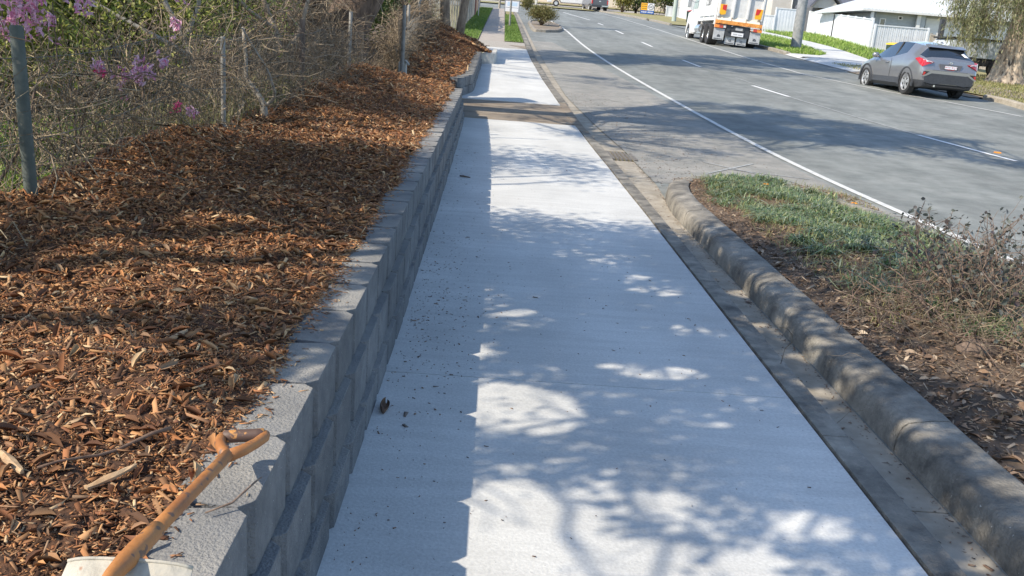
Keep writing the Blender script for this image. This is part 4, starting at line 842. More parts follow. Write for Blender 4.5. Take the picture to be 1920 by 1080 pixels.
        lamp = mb.build('tail_lamp', M_red, root, smooth=True, angle=R(35))
        mb = MB(); mb.add([(s*.80, .035, .99), (s*.64, .018, .975), (s*.62, .012, .955), (s*.79, .018, .955)], [(0, 1, 2, 3)]); mb.tube([(s*.87, .09, 1.005), (s*.72, .008, .975), (s*.60, .0, .95)], .010, 6); mb.build('clear_strip', M_clear, lamp)
        # corner reflectors and the bright boomerang
        mb = MB(); face_xz(mb, [(s*.83, .70), (s*.64, .70), (s*.70, .665), (s*.815, .56), (s*.845, .56)], -.012, .10); mb.build('bumper_inset', M_black, root)
        mb = MB(); face_xz(mb, [(s*.825, .685), (s*.755, .665), (s*.81, .585), (s*.84, .58)], -.024, .05); mb.build('reflector', M_red, root)
        mb = MB(); face_xz(mb, [(s*.855, .55), (s*.80, .55), (s*.56, .665), (s*.60, .69), (s*.67, .665), (s*.80, .595), (s*.855, .575)], -.028, .05); mb.build('bumper_wing', M_silver, root)
    mb = MB(); face_xz(mb, [(-.78, .545), (-.55, .655), (.55, .655), (.78, .545), (.76, .40), (.5, .36), (.25, .39), (-.25, .39), (-.5, .36), (-.76, .40)], -.022, .08); mb.build('lower_bumper', M_blackp, root, bevel=.006)
    mb = MB(); face_xz(mb, [(-.7, .375), (-.45, .345), (.45, .345), (.7, .375), (.6, .30), (-.6, .30)], -.005, .15); mb.build('diffuser', M_black, root)
    mb = MB(); mb.cyl((-.42, 0, .315), .03, .03, -.02, .2, 12, ax=1); mb.build('exhaust', M_chrome, root)
    mb = MB(); mb.prism([(.36, 1.372), (.42, 1.395), (.62, 1.455), (.62, 1.425), (.40, 1.360)], 0, -.60, .60); mb.build('spoiler', M_silver, root, bevel=.006)
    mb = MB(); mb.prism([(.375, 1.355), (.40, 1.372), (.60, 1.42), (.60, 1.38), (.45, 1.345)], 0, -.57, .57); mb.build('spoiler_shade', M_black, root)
    # tailgate: number plate recess, plate, badge, seams
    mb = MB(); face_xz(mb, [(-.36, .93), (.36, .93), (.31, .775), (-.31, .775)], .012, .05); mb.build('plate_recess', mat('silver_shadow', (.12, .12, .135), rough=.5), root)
    mb = MB(); face_xz(mb, [(-.205, .90), (.205, .90), (.205, .785), (-.205, .785)], .000, .012, 0); face_xz(mb, [(-.19, .892), (.19, .892), (.19, .805), (-.19, .805)], -.004, .004, 1); face_xz(mb, [(-.12, .80), (.12, .80), (.12, .789), (-.12, .789)], -.005, .003, 2)
    pl = mb.build('number_plate', [M_blackp, M_signw, M_signr], root)
    rg = random.Random(3)
    mb = MB(); mb.box(-.186, .186, -.0052, -.0042, .806, .890, 1)
    for k in range(6):                                   # unreadable characters: short strokes
        x = -.155+k*.06+(.012 if k > 2 else 0)
        for q in range(3):
            a = x+rg.uniform(-.016, .016); z = .822+rg.uniform(0, .05); mb.box(a-.005, a+.005, -.0065, -.0045, z-.016, z+.016) if rg.random() < .5 else mb.box(a-.014, a+.014, -.0065, -.0045, z-.004, z+.004)
    mb.build('characters', [M_signr, M_signw], pl)
    mb = MB(); ring = [(.045*math.cos(t), .030, .972+.03*math.sin(t)) for t in np.linspace(0, 2*math.pi, 17)]; mb.tube(ring, .007, 5); ring = [(.018*math.cos(t), .03, .972+.028*math.sin(t)) for t in np.linspace(0, 2*math.pi, 13)]; mb.tube(ring, .006, 5); mb.build('badge', M_chrome, root, smooth=True)
    mb = MB(); mb.box(-.56, .56, -.001, .03, .742, .749); mb.build('tailgate_seam', M_black, root)
    mb = MB(); mb.add([(.50, .32, 1.262), (.60, .20, 1.165), (.47, .20, 1.17), (.40, .30, 1.25)], [(0, 1, 2, 3)]); mb.build('window_sticker', M_signw, root)
    mb = MB(); mb.tube([(-.05, .50, 1.22), (.2, .262, 1.218), (.42, .25, 1.205)], [.012, .008, .006], 6); mb.build('rear_wiper', M_black, root)
    mb = MB(); mb.prism([(.70, 1.50), (.86, 1.505), (.80, 1.555)], 0, -.02, .02); mb.build('roof_fin', M_silver, root)
    return root
build_suv()

# ================================================================ dump truck
def build_truck():
    root = empty('dump_truck', (12.12, 48.75, tzf(49.5)-.06), 'white three axle dump truck with an orange tail beam parked facing away', 'truck'); root.rotation_euler = (0, R(2.8), R(-.8))
    mb = MB(); mb.box(-1.2, 1.2, .12, 4.9, 1.22, 2.85, taper=-.03); mb.box(-1.25, 1.25, .12, 5.0, 2.85, 3.0); mb.box(-1.26, -1.2, .1, .3, 1.0, 2.95); mb.box(1.2, 1.26, .1, .3, 1.0, 2.95)
    for u in (1.6, 3.2, 4.8): mb.box(-1.25, -1.19, u, u+.07, 1.25, 2.9)
    tray = mb.build('tray', M_paintw, root, bevel=.015)
    mb = MB(); mb.box(-1.18, 1.18, .03, .115, 1.25, 2.9)
    for x in (-1.15, -.40, .36, 1.10): mb.box(x-.045, x+.045, -.09, .03, 1.42, 2.85)
    mb.box(-1.18, 1.18, -.06, .03, 2.55, 2.68); gate = mb.build('tailgate', M_paintw, root, bevel=.01)
    mb = MB()
    for a, b in ((-1.10, -.45), (-.355, .31), (.405, 1.05)): mb.prism([(-.09, 1.255), (.03, 1.255), (.03, 1.44)], 0, a, b)
    mb.build('ledge', M_cream, gate)
    M_or = mat('orange_beam', (.62, .20, .035), (.80, .42, .12), rough=.6, scale=14, coord='obj')
    mb = MB(); mb.box(-1.2, 1.2, -.10, .10, 1.07, 1.25)
    for x in (-1.0, -.72, -.1, .5, 1.0): mb.prism([(x-.09, 1.09), (x+.09, 1.09), (x, 1.235)], 1, -.13, -.10)
    mb.build('orange_beam', M_or, root)
    for s in (-1, 1):
        mb = MB(); face_xz(mb, [(s*1.12, 2.03), (s*.78, 2.03), (s*.80, 1.55), (s*1.02, 1.50), (s*1.12, 1.58)] if s < 0 else [(s*1.10, 2.0), (s*.74, 2.0), (s*.72, 1.50), (s*1.06, 1.50)], -.10, .015, 0)
        mb2 = [(s*.80, 2.0), (s*.80, 1.72), (s*1.0, 1.78), (s*1.0, 2.0)] if s < 0 else [(s*.76, 1.98), (s*.74, 1.68), (s*.90, 1.72), (s*1.0, 1.98)]
        face_xz(mb, mb2, -.107, .008, 1); mb.build('marker_plate', [M_signy, M_signr], gate)
        mb = MB(); mb.box(s*1.24, s*1.0, -.06, .06, .86, 1.03, 0); mb.box(s*1.0, s*.80, -.06, .06, .86, 1.03, 1); mb.box(s*.79, s*.64, -.05, .06, .88, 1.02, 2); mb.build('tail_lamp', [M_amber, M_red, M_clear], root, bevel=.01)
        mb = MB(); mb.box(s*1.23, s*.66, .02, .045, .26, .84); fl = mb.build('mudflap', M_grey, root, bevel=.012)
        mb = MB(); mb.box(s*1.17, s*.72, .012, .019, .30, .33); mb.tube([(s*.945+.07*math.cos(t), .012, .47+.05*math.sin(t)) for t in np.linspace(0, 6.28, 9)], .012, 4); mb.tube([(s*.945-.08, .012, .42), (s*.945, .012, .5), (s*.945+.08, .012, .42)], .012, 4); mb.build('emblem', M_ink, fl)
        mb = MB(); mb.box(s*.57, s*.04, .10, .125, .10, .50); fl = mb.build('mudflap', M_grey, root, bevel=.012)
        mb = MB(); mb.box(s*.52, s*.10, .092, .099, .14, .17); mb.tube([(s*.3+.06*math.cos(t), .092, .29+.045*math.sin(t)) for t in np.linspace(0, 6.28, 9)], .012, 4); mb.build('emblem', M_ink, fl)
        for u in (1.35, 2.72):
            wheel(root, (s*1.02, u, .53), .53, .52, s, .30, spokes=8, deep=.10, rimm=M_chrome)
        wheel(root, (s*1.06, 7.45, .53), .53, .32, s, .32, spokes=8, rimm=M_chrome)
    mb = MB(); mb.box(-.62, .62, .0, .06, .50, 1.06); mb.box(-.6, -.35, .06, 6, .6, .95); mb.box(.35, .6, .06, 8, .6, .95); mb.cyl((0, 1.35, .55), .14, .14, -1, 1, 12, ax=0); mb.cyl((-.5, 0, .82), .09, .09, -.06, .1, 12, 0, ax=1); mb.build('chassis', M_blackp, root)
    mb = MB(); mb.box(-.26, .34, -.025, .0, .80, 1.02, 0); mb.box(-.13, .24, -.03, -.025, .83, .96, 1); mb.build('number_plate', [M_blackp, M_grey], root)
    mb = MB(); mb.box(-.30, .32, -.05, -.02, .53, .72, 0); mb.box(-.22, .0, -.055, -.05, .60, .66, 1); mb.box(.05, .26, -.055, -.05, .59, .64, 1); mb.build('placard', [M_signw, M_grey], root)
    for x in (-.35, .65): mb = MB(); mb.tube([(x+.05*math.cos(t), -.06, 1.04+.05*math.sin(t)) for t in np.linspace(-2.6, 2.6-math.pi*.0, 9)], .014, 5); mb.build('tow_hook', M_chrome, root)
    mb = MB(); mb.box(-1.2, -.95, 3.4, 5.0, .55, .62); mb.cyl((-.95, 0, .82), .28, .28, 4.3, 5.5, 18, ax=1); mb.cyl((-.95, 0, .75), .2, .2, 3.5, 4.1, 16, ax=1); mb.build('fuel_tank', M_chrome, root, smooth=True, angle=R(40))
    mb = MB(); mb.cyl((-1.05, 5.25, 0), .09, .09, .8, 3.1, 14); mb.cyl((-1.05, 5.25, 0), .13, .13, 1.5, 2.6, 14); mb.build('exhaust_stack', M_blackp, root, smooth=True, angle=R(40))
    mb = MB(); mb.prism([(5.5, .9), (5.5, 2.95), (7.0, 3.0), (7.35, 1.95), (8.7, 1.75), (8.9, .7), (8.3, .6), (7.95, 1.05), (7.45, 1.25), (6.95, 1.05), (6.7, .62), (5.9, .60)], 0, -1.12, 1.12); cab = mb.build('cab', M_paintw, root, bevel=.04)
    mb = MB(); mb.prism([(5.9, 1.95), (5.9, 2.7), (6.9, 2.75), (7.2, 1.95)], 0, -1.13, 1.13); mb.build('window', M_glass, cab)
    mb = MB(); mb.tube([(-1.1, 7.0, 2.3), (-1.35, 7.05, 2.4)], .02, 6); mb.box(-1.55, -1.33, 7.0, 7.08, 2.0, 2.6); mb.build('mirror', M_chrome, root, bevel=.015)
    mb = MB(); rows = [[(-1.22+dx, 7.45+(.60+dr)*math.cos(t), .53+(.60+dr)*math.sin(t)) for dx, dr in ((.3, 0), (0, 0), (-.02, .03), (0, .06), (.3, .06))] for t in np.linspace(R(5), R(178), 16)]; mb.grid(rows); mb.build('fender', M_paintw, root, smooth=True, angle=R(50))
    # lettering on the tray side
    MS = Matrix.Translation((-1.270, 2.3, 2.15)) @ Matrix.Rotation(R(-90), 4, 'Z') @ FACE_NEAR
    text_mesh('COBY', .52, 'lettering', M_ink, tray, MS)
    mb = MB(); rg = random.Random(9); mb.box(-1.262, -1.2, .6, 4.4, 1.45, 2.62, 1)
    for i in range(4):
        for u in (.7, 1.1, 3.4): mb.box(-1.268, -1.262, u+rg.uniform(0, .06), u+.22, 2.42-i*.22, 2.50-i*.22)
    mb.build('side_panel', [M_grey, M_paintw], tray)
build_truck()

# ================================================================ dark pickup and white van at the far end
def build_ute():
    root = empty('pickup', (10.15, 101.2, tzf(102)-.05), 'dark grey pickup seen from behind at the far end of the road', 'pickup', rz=R(7))
    M_dk = mat('dark_blue_grey_paint', (.085, .09, .115), rough=.35, metal=.4, coat=.8)
    mb = MB(); mb.prism([(0, .55), (0, 1.25), (1.6, 1.28), (1.75, 1.85), (3.2, 1.85), (3.9, 1.25), (5.0, 1.15), (5.1, .6), (4.6, .45), (.4, .45)], 0, -.9, .9); b_ = mb.build('body', M_dk, root, bevel=.05)
    mb = MB(); mb.box(-.75, .75, -.01, .0, .7, 1.2); mb.build('tailgate', M_dk, root); mb = MB(); mb.box(-.78, .78, 1.60, 1.68, 1.32, 1.78); mb.build('rear_window', M_glass, root)
    mb = MB(); mb.box(-.92, .92, -.14, .02, .42, .62); mb.build('bumper', M_blackp, root); mb = MB(); mb.box(.2, .9, -.16, -.13, .50, .60); mb.build('chrome_trim', M_chrome, root); mb = MB(); mb.box(-.1, .1, -.03, -.005, .98, 1.08); mb.build('badge', M_chrome, root)
    for s in (-1, 1):
        mb = MB(); mb.box(s*.91, s*.78, -.02, .1, .75, 1.15); mb.build('tail_lamp', M_red, root)
        for u in (.95, 4.1): wheel(root, (s*.84, u, .38), .38, .26, s, .24, spokes=6)
build_ute()
def build_van():
    root = empty('box_van', (6.9, 109.8, tzf(110)-.05), 'white van parked side on across the far end of the street', 'van')
    mb = MB(); mb.prism([(-1.9, .45), (-2.0, .75), (-1.75, 1.2), (-1.2, 1.4), (-.7, 2.1), (-.4, 2.35), (5.2, 2.4), (5.2, .5), (-.35, .5), (-.5, .75), (-1.0, .9), (-1.4, .75), (-1.5, .45)], 1, 0, 1.9); mb.build('body', M_paintw, root, bevel=.05)
    mb = MB(); mb.prism([(-1.1, 1.42), (-.65, 2.05), (-.05, 2.05), (-.05, 1.42)], 1, -.01, 0); mb.build('side_window', M_glass, root)
    mb = MB(); mb.box(.3, 5.1, -.02, 0, 1.0, 1.05); mb.box(2.2, 2.25, -.02, 0, .6, 2.2); mb.box(3.7, 3.74, -.02, 0, .6, 2.2); mb.build('panel_seam', M_grey, root); mb = MB(); mb.box(-1.98, -1.8, -.02, .3, .85, 1.02); mb.build('headlamp', M_clear, root)
    for u in (-.95, 3.6):
        mb = MB(); mb.cyl((u, 0, .36), .36, .36, .02, .26, 20, ax=1); w_ = mb.build('wheel', M_black, root, smooth=True, angle=R(40)); mb = MB(); mb.cyl((u, 0, .36), .2, .2, .005, .03, 16, ax=1); mb.build('rim', M_alloy, w_)
build_van()

# ================================================================ street furniture
def pole(name, label, cat, base, h, r0, r1, m, n=16, lean=0, group=None):
    root = empty(name, base, label, cat, group); mb = MB(); mb.tube([(0, 0, -.1), (lean*.5, 0, h/2), (lean, 0, h-.03), (lean, 0, h)], [r0, (r0+r1)/2, r1, r1*.8], n); mb.build('shaft', m, root, smooth=True, angle=R(50)); return root
p = pole('power_pole', 'thick round concrete power pole behind the dump truck on the right verge', 'pole', (15.95, 50.8, tzf(50.8)+.05), 9.5, .285, .19, M_concpole, 24)
mb = MB(); mb.box(-.02, .02, -.30, -.285, .9, 1.0); mb.box(-1.1, 1.1, -.06, .06, 8.6, 8.72); mb.build('crossarm', M_timber, p)
p = pole('power_pole', 'slim pale green power pole left of the dump truck', 'pole', (15.2, 84.3, tzf(84)+.05), 9.5, .20, .15, mat('green_grey_pole', (.30, .36, .32), (.40, .45, .42), rough=.85, scale=4), 14); mb = MB(); mb.box(-1, 1, -.06, .06, 8.6, 8.7); mb.build('crossarm', M_timber, p)
p = pole('sign_post', 'tall galvanised sign post standing in the grass strip beside the old footpath', 'sign post', (.36, 51.2, tzf(51.2)+.02), 3.4, .055, .055, M_galv, 12)
mb = MB(); mb.cyl((0, 0, 0), .16, .12, -.05, .05, 12); mb.build('footing', M_oldc, p); mb = MB(); mb.box(-.22, .22, -.075, -.055, 2.75, 3.35); mb.build('sign_panel', M_signw, p)
pole('timber_post', 'slim timber post in the grass beside the far end of the old footpath', 'post', (-.42, 83, tzf(83)), 3.2, .10, .09, M_timber, 8)
pole('garden_stake', 'thin white stake on the grass by the paling fence', 'stake', (-1.62, 61, tzf(61)), 1.1, .025, .025, M_paintw, 6)
# property sign board
s_ = empty('sign_board', (.62, 75, tzf(75)), 'blue white real estate board in a grey frame beside the old footpath', 'sign'); mb = MB()
for x in (-.56, .56): mb.box(x-.04, x+.04, -.04, .04, -.05, .95)
mb.box(-.56, .56, -.03, .03, .86, .93); mb.build('frame', M_concpole, s_); mb = MB(); mb.box(-.52, .52, -.05, -.03, .06, .85, 0); mb.box(-.5, .5, -.054, -.05, .34, .37, 1); mb.box(-.38, .42, -.054, -.05, .48, .78, 2); mb.build('panel', [M_signw, M_concpole, mat('pale_blue', (.50, .62, .74), rough=.5)], s_)
# roadwork style sign
s_ = empty('road_sign', (15.4, 102, tzf(102)+.05), 'yellow white and blue temporary sign on the far right verge', 'sign'); mb = MB(); mb.box(-.75, .75, -.02, .02, .04, 1.2); [mb.box(x-.03, x+.03, .02, .06, -.1, 1.2) for x in (-.65, .65)]; mb.build('backing', M_blackp, s_)
mb = MB(); mb.box(-.70, -.03, -.03, -.02, .42, 1.16); pa = mb.build('yellow_panel', M_signy, s_); rg = random.Random(1); mb = MB()
for i in range(3):
    for k in range(5): x = -.62+k*.11; mb.box(x, x+.07, -.034, -.03, .98-i*.22+rg.uniform(0, .03), 1.07-i*.22)
mb.build('lettering', M_ink, pa)
mb = MB(); mb.box(.0, .70, -.03, -.02, .42, 1.16); pa = mb.build('white_panel', M_signw, s_); mb = MB(); mb.tube([(.35+.27*math.cos(t), -.034, .79+.27*math.sin(t)) for t in np.linspace(0, 6.2832, 25)], .025, 4); mb.tube([(.22, -.034, .68), (.22, -.034, .9), (.33, -.034, .79), (.22, -.034, .68)], .02, 4); mb.tube([(.4, -.034, .9), (.4, -.034, .7)], .02, 4); mb.tube([(.52, -.034, .9), (.4, -.034, .8), (.52, -.034, .7)], .02, 4); mb.build('symbol', M_ink, pa)
mb = MB(); mb.box(-.72, .72, -.03, -.02, .06, .40); pa = mb.build('blue_panel', M_signb, s_); mb = MB()
for k in range(13):
    if k == 6: continue
    x = -.64+k*.1; mb.box(x, x+.06, -.034, -.03, .14+rg.uniform(0, .05), .32-rg.uniform(0, .04))
mb.build('lettering', M_signw, pa)
# drain grate, road stud
g = empty('drain_grate', (1.86, 13.43, tzf(13.43)-.05), 'rusty steel drain grate set in the gutter beside the path', 'drain grate'); M_rust = mat('rusty_steel', (.12, .115, .11), (.24, .22, .20), rough=.8, scale=20, metal=.3)
mb = MB(); mb.box(-.155, .195, -.42, .42, -.34, -.32); mb.box(-.17, -.156, -.43, .43, -.34, -.021); mb.box(.196, .21, -.43, .43, -.34, -.021); mb.build('pit', M_black, g); mb = MB(); sl_ = .5*.052
for k in range(6): x = -.14+k*.06; mb.box(x, x+.022, -.42, .42, -.02, .012)
mb.box(-.17, -.15, -.43, .43, -.02, .014); mb.box(.19, .21, -.43, .43, -.02, .014); mb.build('bars', M_rust, g)
mb = MB(); mb.prism([(-.05, 0), (-.035, .022), (.035, .022), (.05, 0)], 0, -.05, .05, M=Matrix.Translation((9.52, 17.15, tzf(17.15)-.048))); tag(mb.build('road_stud', mat('orange_reflector', (.75, .28, .04), rough=.3)), 'small orange reflective stud beside the nearest centre dash', 'road stud')

# ================================================================ bins
def bin_(label, loc, lid, rz):
    r_ = empty('wheelie_bin', loc, label, 'bin', rz=rz); mb = MB(); mb.prism([(-.24, 0), (.24, 0), (.29, .92), (-.29, .92)], 1, -.33, .33); mb.build('bin_body', mat('bin_green_'+str(rz), (.025, .05, .035), rough=.6), r_, bevel=.02); mb = MB(); mb.prism([(-.31, .93), (.33, .93), (.30, .99), (0, 1.04), (-.28, .99)], 1, -.36, .36); mb.build('lid', lid, r_, bevel=.01)
    mb = MB(); mb.cyl((.2, 0, .1), .1, .1, -.3, .3, 12, ax=1); mb.build('wheels', M_black, r_)
bin_('wheelie bin with a yellow lid behind the silver car', (19.35, 46, tzf(46)-.12), mat('yellow_lid', (.72, .47, .03), rough=.5), .4)
bin_('wheelie bin with a red lid between the slim pole and the truck', (16.75, 84.8, tzf(85)+.05), mat('red_lid', (.60, .05, .07), rough=.5), .2)

# ================================================================ fences
M_wfence = mat('white_vinyl_fence', (.60, .63, .66), (.68, .70, .72), rough=.4, scale=2)
def panel_fence(label, pts, h, name='fence', cat='fence', m=None, pitch=.13, group=None, post=.11, solid=False, z0=.05, cap=True):
    m = m or M_wfence; base = (pts[0][0], pts[0][1], tzf(pts[0][1])); root = empty(name, base, label, cat, group)
    for (x0, y0), (x1, y1) in zip(pts[:-1], pts[1:]):
        L = math.hypot(x1-x0, y1-y0); d = ((x1-x0)/L, (y1-y0)/L); nr = (-d[1], d[0]); mb = MB(); n = max(1, round(L/pitch))
        def q(s, o, z): yy = y0+d[1]*s+nr[1]*o; return (x0+d[0]*s+nr[0]*o, yy, tzf(y0+d[1]*s)+z)
        for k in range(n):
            a, b = L*k/n+(.0 if solid else .012), L*(k+1)/n-(.0 if solid else .012); o = .012 if k % 2 else -.0
            t = .018; P8 = [q(a, o-t/2, z0), q(b, o-t/2, z0), q(b, o+t/2, z0), q(a, o+t/2, z0), q(a, o-t/2, h-.04), q(b, o-t/2, h-.04), q(b, o+t/2, h-.04), q(a, o+t/2, h-.04)]
            mb.add(P8, [(0, 3, 2, 1), (4, 5, 6, 7), (0, 1, 5, 4), (1, 2, 6, 5), (2, 3, 7, 6), (3, 0, 4, 7)])
        mb.v = [(p[0]-base[0], p[1]-base[1], p[2]-base[2]) for p in mb.v]; mb.build('panel', m, root)
        if cap:
            mb = MB()
            for za, zb_ in ((h-.07, h), (z0-.01, z0+.07)):
                P8 = [q(0, -.04, za), q(L, -.04, za), q(L, .045, za), q(0, .045, za), q(0, -.04, zb_), q(L, -.04, zb_), q(L, .045, zb_), q(0, .045, zb_)]
                mb.add(P8, [(0, 3, 2, 1), (4, 5, 6, 7), (0, 1, 5, 4), (1, 2, 6, 5), (2, 3, 7, 6), (3, 0, 4, 7)])
            mb.v = [(p[0]-base[0], p[1]-base[1], p[2]-base[2]) for p in mb.v]; mb.build('rail', m, root)
        np_ = max(1, round(L/2.9))
        for k in range(np_+1):
            s = L*k/np_; mb = MB(); c = q(s, 0, 0); mb.box(c[0]-post/2-base[0], c[0]+post/2-base[0], c[1]-post/2-base[1], c[1]+post/2-base[1], c[2]-.1-base[2], c[2]+h+.04-base[2]); mb.build('post', m, root)
    return root
panel_fence('low white slatted gate fence beside the truck tray', [(18.4, 76), (21.8, 76)], 1.35)
panel_fence('solid white fence panel left of the thick concrete pole', [(21.85, 76.05), (24.2, 76.2)], 1.95, solid=True)
panel_fence('long white vertical slat fence stepping down the side of the footpath', [(25.7, 79.5), (25.4, 72.5), (22.35, 57.0)], 1.85, solid=True)
panel_fence('short white slat fence facing the street behind the silver car', [(22.45, 56.8), (25.8, 57.0)], 1.55)
panel_fence('low dark brown slatted fence between the white fence and the grey post', [(25.85, 56.6), (23.4, 48.0), (23.3, 43)], 1.25, m=M_timber, pitch=.2)
panel_fence('grey weathered paling fence at the left of the old footpath', [(-1.95, 44.5), (-1.95, 62)], 1.85, m=mat('grey_paling', (.34, .32, .28), (.46, .44, .40), rough=.9, scale=3, stretch=(2, 2, .3)), pitch=.11, solid=False, cap=False, post=.1)
panel_fence('pinkish timber fence continuing past the brick pier on the left', [(-2.0, 62.8), (-2.1, 81)], 1.8, m=mat('pink_paling', (.42, .30, .23), (.52, .40, .32), rough=.9, scale=3), pitch=.11, cap=False, post=.1)
mb = MB(); mb.box(-2.15, -1.85, 62.1, 62.7, tzf(62.4)-.1, tzf(62.4)+2.0); tag(mb.build('brick_pier', mat('red_brick', (.28, .09, .06), (.38, .15, .10), rough=.9, scale=9), bevel=.02), 'red brick pier between the grey and the pinkish paling fences', 'brick pier')
panel_fence('face of the grey paling fence turning the corner toward the grey trunks', [(-4.5, 44.3), (-2.0, 44.3)], 1.95, m=M_timber, pitch=.12, cap=False)
panel_fence('long pale timber fence closing the far end of the street', [(.9, 124), (30, 124)], 2.0, m=mat('pale_timber_fence', (.52, .40, .30), (.62, .50, .40), rough=.9, scale=3), pitch=.16, cap=False, post=.12)
p = empty('post', (21.45, 46, tzf(46)), 'tall charcoal square post behind the silver car roof', 'post'); mb = MB(); mb.box(-.11, .11, -.11, .11, -.1, 2.18, 0); mb.box(-.2, -.13, -.03, .03, -.1, 1.55, 1); mb.build('shaft', [M_blackp, M_paintw], p, bevel=.01)

# ================================================================ trailer behind the tree
t = empty('camper_trailer', (20.2, 38.9, tzf(39)+.04), 'pale grey boxy camper trailer behind the paperbark tree', 'trailer'); M_tr = mat('pale_grey_panel', (.42, .46, .50), (.48, .52, .56), rough=.45, scale=3)
mb = MB(); mb.prism([(-2.0, .80), (-2.1, 1.1), (-1.75, 1.42), (2.9, 1.42), (2.9, .72), (-1.9, .72)], 1, -.8, .9); mb.build('body', M_tr, t, bevel=.03)
mb = MB(); mb.box(-1.9, 2.95, -.84, .94, 1.43, 1.50); mb.build('lid_trim', M_black, t, bevel=.01); mb = MB(); mb.box(-1.85, 2.9, -.75, .85, .42, .71); mb.build('chassis', M_black, t)
mb = MB(); mb.cyl((-1.3, 0, .86), .07, .07, -.815, -.78, 16, ax=1); mb.box(-1.33, -.9, -.83, -.78, .62, .66); mb.build('filler_cap', M_black, t)
for x in (-.95, .2):
    mb = MB(); mb.cyl((x, 0, .38), .38, .38, -.80, -.56, 22, ax=1); w_ = mb.build('wheel', M_black, t, smooth=True, angle=R(40)); mb = MB(); mb.cyl((x, 0, .38), .2, .18, -.815, -.79, 16, ax=1); mb.build('rim', M_blackp, w_)
mb = MB(); mb.tube([(-2.0, -.6, .55), (-2.7, 0, .5), (-2.0, .6, .55)], .04, 6); mb.build('drawbar', M_galv, t)

# ================================================================ houses
M_weather = mat('grey_weatherboard', (.33, .36, .38), (.38, .41, .43), rough=.7, scale=2); M_roofw = mat('white_metal_roof', (.50, .54, .54), (.58, .61, .61), rough=.4, scale=2); M_roofd = mat('charcoal_roof', (.09, .095, .12), (.12, .125, .15), rough=.5, scale=2)
M_beige = mat('beige_render', (.46, .44, .41), (.52, .50, .47), rough=.8, scale=2); M_dwall = mat('slate_wall', (.10, .11, .13), (.14, .15, .17), rough=.8, scale=2); M_wwall = mat('white_wall', (.54, .56, .57), (.62, .63, .64), rough=.7, scale=2)
def boards(mb, x0, x1, y, z0, z1, step=.2, m=0):
    z = z0
    while z < z1-.01: mb.prism([(y, z), (y-.025, z), (y, min(z+step, z1))], 0, x0, x1, m); z += step
def window(par, x0, x1, y, z0, z1, fm=M_paintw):
    mb = MB(); t = .07
    mb.box(x0-t, x1+t, y-.05, y, z1, z1+t); mb.box(x0-t, x1+t, y-.05, y, z0-t, z0); mb.box(x0-t, x0, y-.05, y, z0, z1); mb.box(x1, x1+t, y-.05, y, z0, z1); f = mb.build('window', fm, par); mb = MB(); mb.box(x0, x1, y-.02, y-.005, z0, z1); mb.build('pane', M_glass, f)
def hip_roof(mb, x0, x1, y0, y1, ze, zr, m=0, ribs=0, over=.5):
    X0, X1, Y0, Y1 = x0-over, x1+over, y0-over, y1+over; w = min(X1-X0, Y1-Y0)/2; t = .14
    if X1-X0 > Y1-Y0: a, b = (X0+w, (Y0+Y1)/2, zr), (X1-w, (Y0+Y1)/2, zr)
    else: a, b = ((X0+X1)/2, Y0+w, zr), ((X0+X1)/2, Y1-w, zr)
    mb.add([(X0, Y0, ze), (X1, Y0, ze), (X1, Y1, ze), (X0, Y1, ze), a, b, (X0, Y0, ze-t), (X1, Y0, ze-t), (X1, Y1, ze-t), (X0, Y1, ze-t)],
           ([(0, 1, 5, 4), (1, 2, 5), (2, 3, 4, 5), (3, 0, 4)] if X1-X0 > Y1-Y0 else [(0, 1, 4), (1, 2, 5, 4), (2, 3, 5), (3, 0, 4, 5)])+[(0, 6, 7, 1), (1, 7, 8, 2), (2, 8, 9, 3), (3, 9, 6, 0), (6, 9, 8, 7)], m)
    if ribs:
        k = X0+ribs
        while k < X1-ribs:                       # corrugation ribs on the street slope
            yr = a[1] if X1-X0 > Y1-Y0 else a[1]
            s = min(1, (k-X0)/(a[0]-X0), (X1-k)/(X1-b[0])) ; mb.tube([(k, Y0, ze+.012), (k, Y0+(yr-Y0)*s, ze+(zr-ze)*s+.012)], .022, 4, m, cap=False); k += ribs
